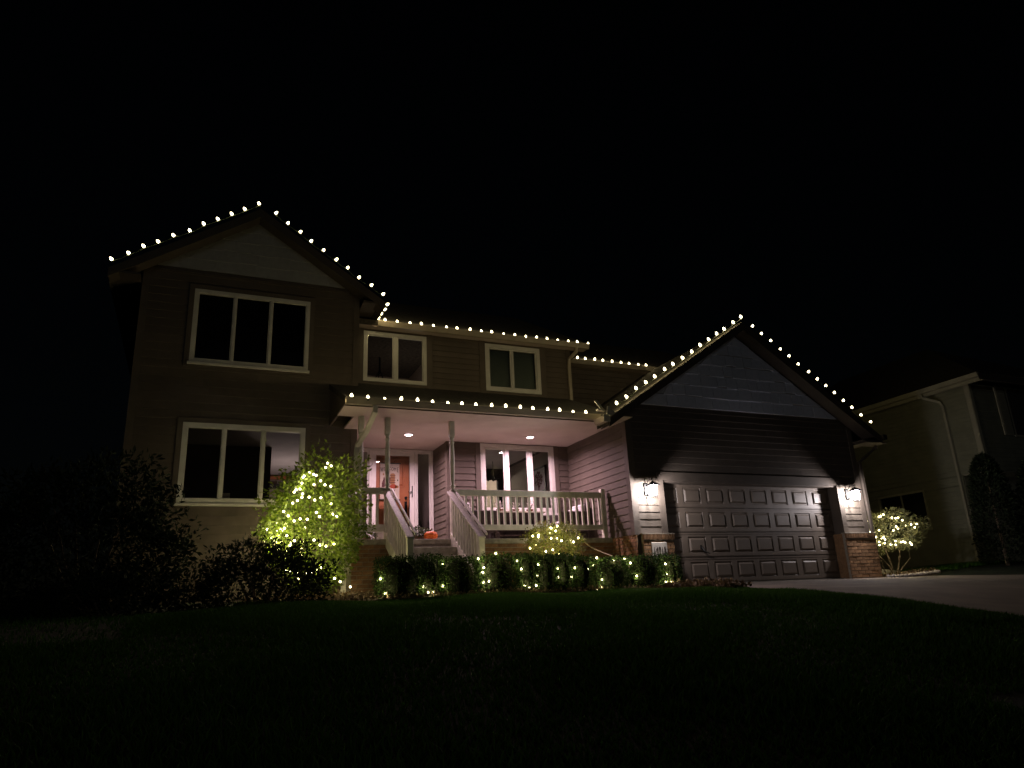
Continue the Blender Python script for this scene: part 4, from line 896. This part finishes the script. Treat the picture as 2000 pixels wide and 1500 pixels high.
def chair(x, y, s, label):
    t = thing('patio_chair', label, 'chair', (x, y, 1.29), 'cushioned patio chairs on the porch')
    w, d = .40, .36
    def bb(name, m, x0, x1, y0, y1, z0, z1, bv=.01): bx(name, M[m], t, x+min(s*x0, s*x1), x+max(s*x0, s*x1), y+y0, y+y1, z0, z1, bevel=bv)
    bb('seat_frame', 'wicker', -.36, .36, -.36, .36, 1.50, 1.60); bb('seat_cushion', 'cushion', -.22, .36, -.29, .29, 1.601, 1.73, .03)
    bb('back_cushion', 'cushion', -.32, -.20, -.29, .29, 1.735, 2.10, .03); bb('backrest', 'wicker', -.40, -.33, -.36, .36, 1.60, 2.14)
    bb('armrest', 'wicker', -.34, .36, -.37, -.30, 1.60, 1.93); bb('armrest', 'wicker', -.34, .36, .30, .37, 1.60, 1.93)
    bb('throw_pillow', 'cushion', -.19, -.10, -.2, .2, 1.74, 2.02, .03)
    for lx, ly in ((-.35, -.33), (.31, -.33), (-.35, .29), (.31, .29)): bb('leg', 'wicker', lx, lx+.05, ly, ly+.05, 1.29, 1.50, .003)
chair(5.42, 14.35, 1, 'cushioned patio chair at the left of the porch table facing right')
chair(7.62, 14.35, -1, 'cushioned patio chair in the right porch corner facing left')
tb_ = thing('porch_table', 'dark porch table under the triple window with a pale top', 'table', (6.5, 14.6, 1.29))
bx('tabletop', M['slab'], tb_, 5.90, 7.10, 14.38, 14.92, 1.94, 1.975, bevel=.006)
for lx in (5.95, 7.0):
    for ly in (14.42, 14.83): bx('leg', M['wicker'], tb_, lx, lx+.05, ly, ly+.05, 1.29, 1.939)
bx('apron', M['wicker'], tb_, 5.97, 7.03, 14.41, 14.419, 1.78, 1.939); bx('shelf', M['wicker'], tb_, 6.001, 6.999, 14.45, 14.85, 1.45, 1.48); bx('back_panel', M['wicker'], tb_, 5.97, 7.03, 14.88, 14.90, 1.40, 1.93)
for i, (x, lb, m) in enumerate(((6.10, 'spiky pale houseplant on the left of the porch table', 'l_pale'), (6.48, 'dark and pale spiky houseplant in the middle of the porch table', 'l_mum'), (6.82, 'pale branching houseplant on the right of the porch table', 'l_pale'))):
    t = thing('spiky_plant', lb, 'houseplant', (x, 14.6, 1.976)); obj('pot', MB().lathe([(.06, 1.976), (.085, 2.04), (.07, 2.04)], 10, (x, 14.6, 0)), M['pot'], t)
    for part, mm2, cnt in (('leaf_blades', m, 26), ('dark_leaf_blades', 'l_mum' if m == 'l_pale' else 'l_pale', 16)):
        s = MB()
        for k in range(cnt):
            a = random.uniform(0, 6.28); L = random.uniform(.14, .30); e = random.uniform(.15, .9); c, sn = math.cos(a), math.sin(a)
            p0 = Vector((x, 14.6, 2.03)); p1 = p0+Vector((c*L*.5*e, sn*L*.5*e, L*.55)); p2 = p0+Vector((c*L*1.1*e, sn*L*1.1*e, L*(.9-.5*e))); q = Vector((-sn, c, 0))*.009
            s.add([p0-q, p0+q, p1+q*1.2, p1-q*1.2, p2], [(0, 1, 2, 3), (3, 2, 4)])
        obj(part, s, M[mm2], t)
cd = obj('extension_cord', MB().tube([(6.93, 13.0, 1.24), (7.02, 12.92, 1.25), (7.12, 12.8, 1.18), (7.2, 12.6, 1.02), (7.28, 12.3, .9), (7.3, 12.1, .84), (7.32, 11.9, .72)], .010, 5), M['cord'])
cd['label'] = 'tan extension cord arching from the lit round shrub down to the hedge'; cd['category'] = 'cord'
de = obj('downspout_extension', MB().rtube([(14.75, 13.05, .50), (15.6, 13.35, .44), (16.5, 13.5, .36), (17.6, 13.4, .28)], .13, .10), M['spout'])
de['label'] = 'long pale downspout extension lying in the bed behind the topiary stems'; de['category'] = 'drain pipe'
# bed stones
sv = []
for k in range(4):
    m = MB().ball((0, 0, 0), (1, 1, 1), 7, 5); r = np.random.default_rng(k); m.v = [tuple(np.array(v)*(1+r.uniform(-.18, .18))) for v in m.v]; sv.append(m.mesh('stone', smooth=True))
for k in range(15):
    x = 14.72+k*.125; y = 12.26-.06*math.sin(k*.22)+(.02*(k-9)**2*.12 if k > 9 else 0)
    o = put('stone', sv[k % 4], M['stone'], None, (x, y, float(ground_z(x, 12.6))+.055), (0, 0, random.uniform(0, 6)))
    o.scale = (.075, .06, .048); o['label'] = ('pale rounded stone at the left end of the edging row touching the right brick pillar' if k == 0 else 'rounded stone at the far right end of the edging row' if k == 14 else 'rounded stone within the edging row below the topiary'); o['category'] = 'stone'; o['group'] = 'edging stones of the right bed'
# mulch chips and leaf litter
def chips(name, m, n, poly, dz, size):
    poly = np.array(poly); lo, hi = poly.min(0), poly.max(0); P = rng.uniform(lo, hi, (n*3, 2)); ins = np.zeros(len(P), bool); j = len(poly)-1
    for i in range(len(poly)):
        xi, yi = poly[i]; xj, yj = poly[j]; c = ((yi > P[:, 1]) != (yj > P[:, 1])) & (P[:, 0] < (xj-xi)*(P[:, 1]-yi)/(yj-yi+1e-9)+xi); ins ^= c; j = i
    P = P[ins][:n]; z = ground_z(P[:, 0], P[:, 1])+dz+rng.uniform(0, .035, len(P)); v, f = leaves(np.column_stack([P, z]), size, None, .6, .5)
    return put(name, npmesh(name, v, f), M[m], kind='stuff')
M['chip'] = leaf('wood_chip', (.10, .065, .035), (.30, .22, .13), 0.05, .9)
chips('mulch_chips', 'chip', 9000, bed_front, .055, .055); chips('mulch_chips', 'chip', 2200, bed_right, .065, .05)
chips('leaf_litter', 'chip', 1600, [(7.4, 10.5), (7.9, 9.6), (8.3, 9.5), (8.27, 11.4), (7.9, 11.4)], .07, .07)
# grass
def grass(n, x0, x1, y0, y1, hgt, w, pw=1.0):
    x = rng.uniform(x0, x1, n); y = y0+(y1-y0)*rng.random(n)**pw; z = ground_z(x, y)-.005
    a = rng.uniform(0, 6.283, n); h = hgt*rng.uniform(.5, 1.25, n)*(1+.35*np.sin(x*2.1+1.3*np.sin(y*1.7))); ln = rng.normal(0, .45, (n, 2))*h[:, None]
    dx, dy_ = np.cos(a)*w, np.sin(a)*w; b = np.stack([x, y, z], 1); s = np.stack([dx, dy_, np.zeros(n)], 1)
    mid = b+np.column_stack([ln*.35, h*.6]); tip = b+np.column_stack([ln, h])
    V = np.stack([b-s, b+s, mid+s*.7, mid-s*.7, tip], 1).reshape(-1, 3); k = np.arange(n)[:, None]*5
    return V, (k+np.array([[0, 1, 2, 3]])), (k+np.array([[3, 2, 4]]))
GV = []; G4 = []; G3 = []; off = 0
for args in ((80000, .6, 8.22, 9.2, 11.05, .062, .0045, .7), (60000, -.5, 8.25, 7.0, 9.3, .062, .005, .8), (16000, 7.3, 8.24, 5.2, 9.8, .07, .005), (80000, -3, 8.2, 3.5, 7.0, .06, .006), (45000, -2.2, 4.8, 1.0, 3.5, .055, .006), (6000, 17.2, 20, 12.5, 15, .07, .006), (16000, -9, -.4, 4, 10, .06, .007)):
    v, a, b = grass(*args); bxm = (v[::5, 0] < 7.42) | (v[::5, 1] < 9.75-0*v[::5, 0]) | (v[::5, 0] > 10)
    GV.append(v); G4.append(a+off); G3.append(b+off); off += len(v)
put('grass', npmesh('grass', np.concatenate(GV), np.concatenate(G4), np.concatenate(G3)), M['grass'], kind='stuff')

# ------------------------------------------------------------------ the neighbour's house
NH = thing('neighbour_house', 'dark beige vinyl sided two storey house beyond the driveway at right', 'house', (22, 16, .4))
def vinyl(name, ax, pos, u0, u1, z0, z1, e=.13, holes=()):
    mb = MB()
    for a, b, c, d in cells(u0, u1, z0, z1, [*holes]):
        z = c
        while z < d-1e-4:
            zt = min(z+e-((z-z0) % e), d)
            if zt-z < 1e-4: zt = min(z+e, d)
            if ax == 'x': mb.add([(pos-.03, a, z), (pos-.03, b, z), (pos-.002, b, zt), (pos-.002, a, zt), (pos+.05, a, z), (pos+.05, b, z), (pos+.05, b, zt), (pos+.05, a, zt)], [(1,0,3,2),(0,1,5,4),(4,5,6,7),(2,3,7,6)])
            else: mb.add([(a, pos-.018, z), (b, pos-.018, z), (b, pos-.002, zt), (a, pos-.002, zt), (a, pos+.05, z), (b, pos+.05, z), (b, pos+.05, zt), (a, pos+.05, zt)], [(0,1,2,3),(1,0,4,5),(5,4,7,6),(3,2,6,7)])
            z = zt
    return obj(name, mb, M['vinyl'], NH)
NW = (14.82, 16.35, 1.66, 2.72)
vinyl('side_wall', 'x', 19.9, 13.5, 24, .1, 3.0, holes=[NW]); vinyl('side_wall', 'x', 19.9, 12.78, 24, 3.0, 5.52)
vinyl('front_wall', 'y', 12.76, 19.93, 27, 3.0, 5.5); vinyl('lower_front_wall', 'y', 13.5, 19.93, 27, .1, 2.97)
bx('overhang_soffit', M['vtrim'], NH, 19.90, 27, 12.76, 13.49, 2.965, 2.995)
bx('corner_trim', M['vtrim'], NH, 19.87, 19.885, 12.75, 12.88, 2.97, 5.5); bx('corner_trim', M['vtrim'], NH, 19.886, 20.0, 12.735, 12.755, 2.97, 5.5)
obj('gutter', MB().prism([(19.50, 5.62), (19.63, 5.62), (19.63, 5.50), (19.53, 5.50)], 'y', 12.18, 24), M['vtrim'], NH)
bx('fascia', M['vtrim'], NH, 19.635, 19.66, 12.20, 24, 5.40, 5.60); bx('eave_soffit', M['vtrim'], NH, 19.66, 19.9, 12.20, 24, 5.45, 5.47)
obj('roof', MB().add([(19.55, 12.2, 5.63), (27.5, 12.2, 5.63), (27.5, 24, 5.63), (19.55, 24, 5.63), (23.5, 16.2, 8.1), (23.5, 20, 8.1)], [(0, 1, 4), (1, 2, 5, 4), (2, 3, 5), (3, 0, 4, 5), (3, 2, 1, 0)]), M['roof'], NH)
bx('front_fascia', M['rake'], NH, 19.56, 27.4, 12.17, 12.19, 5.42, 5.60)
obj('downspout', MB().rtube([(19.58, 14.0, 5.5), (19.60, 13.98, 5.38), (19.80, 13.60, 5.15), (19.83, 13.56, 5.0), (19.83, 13.56, .5)], .09, .07), M['vtrim'], NH)
nw = put('window', MB().box(19.86, 19.91, NW[0]-.06, NW[0], NW[2], NW[3]).box(19.86, 19.91, NW[1], NW[1]+.06, NW[2], NW[3]).box(19.86, 19.91, NW[0]-.06, NW[1]+.06, NW[3], NW[3]+.06).box(19.86, 19.91, NW[0]-.06, NW[1]+.06, NW[2]-.06, NW[2]).mesh('window_frame', (19.88, 15.6, 1.6)), M['vtrim'], NH, (19.88, 15.6, 1.6))
bx('mullion', M['vtrim'], nw, 19.87, 19.90, 15.56, 15.60, NW[2]+.002, NW[3]-.002); obj('pane', MB().add([(19.895, NW[0], NW[2]), (19.895, NW[1], NW[2]), (19.895, NW[1], NW[3]), (19.895, NW[0], NW[3])], [(0, 3, 2, 1)]), M['glass'], nw)
bx('room_wall', M['indark'], NH, 20.6, 20.7, 14, 17.5, .5, 3.4)
sh = MB().box(20.95, 21.36, 12.70, 12.735, 4.03, 5.44)
for k in range(26): sh.prism([(12.685, 4.08+k*.051), (12.705, 4.12+k*.051), (12.70, 4.08+k*.051)], 'x', 20.99, 21.32)
obj('shutter', sh, M['vtrim'], NH)
w2_ = bx('window', M['vtrim'], NH, 21.40, 22.9, 12.70, 12.735, 4.0, 5.45); bx('pane', M['indark'], w2_, 21.46, 22.84, 12.69, 12.699, 4.06, 5.39)
for i, (x, y, h, r, lb) in enumerate(((18.9, 12.2, 2.75, .55, 'dark upright evergreen at the corner of the neighbouring house'), (19.6, 11.4, 2.6, .6, 'dark upright evergreen at the right edge of the view'))):
    z0 = float(ground_z(x, y)); t = plant('evergreen_shrub', lb, 'shrub', (x, y, z0), 'evergreens by the neighbouring house')
    n = 5000; tt = rng.random(n)**.8; a = rng.uniform(0, 6.283, n); rr = r*(1-tt**2.2)**.5*rng.uniform(.6, 1.05, n); P = np.column_stack([rr*np.cos(a), rr*np.sin(a), tt*h])
    put('crown', shrub_mesh('crown', None, [leaves(P, .11, np.column_stack([np.cos(a), np.sin(a), np.full(n, .6)]), .35)]), M['l_dark'], t, (x, y, z0+.05))
    obj('trunk', MB().tube([(x, y, z0-.05), (x, y, z0+h*.8)], [.05, .01], 6), M['bark'], t)
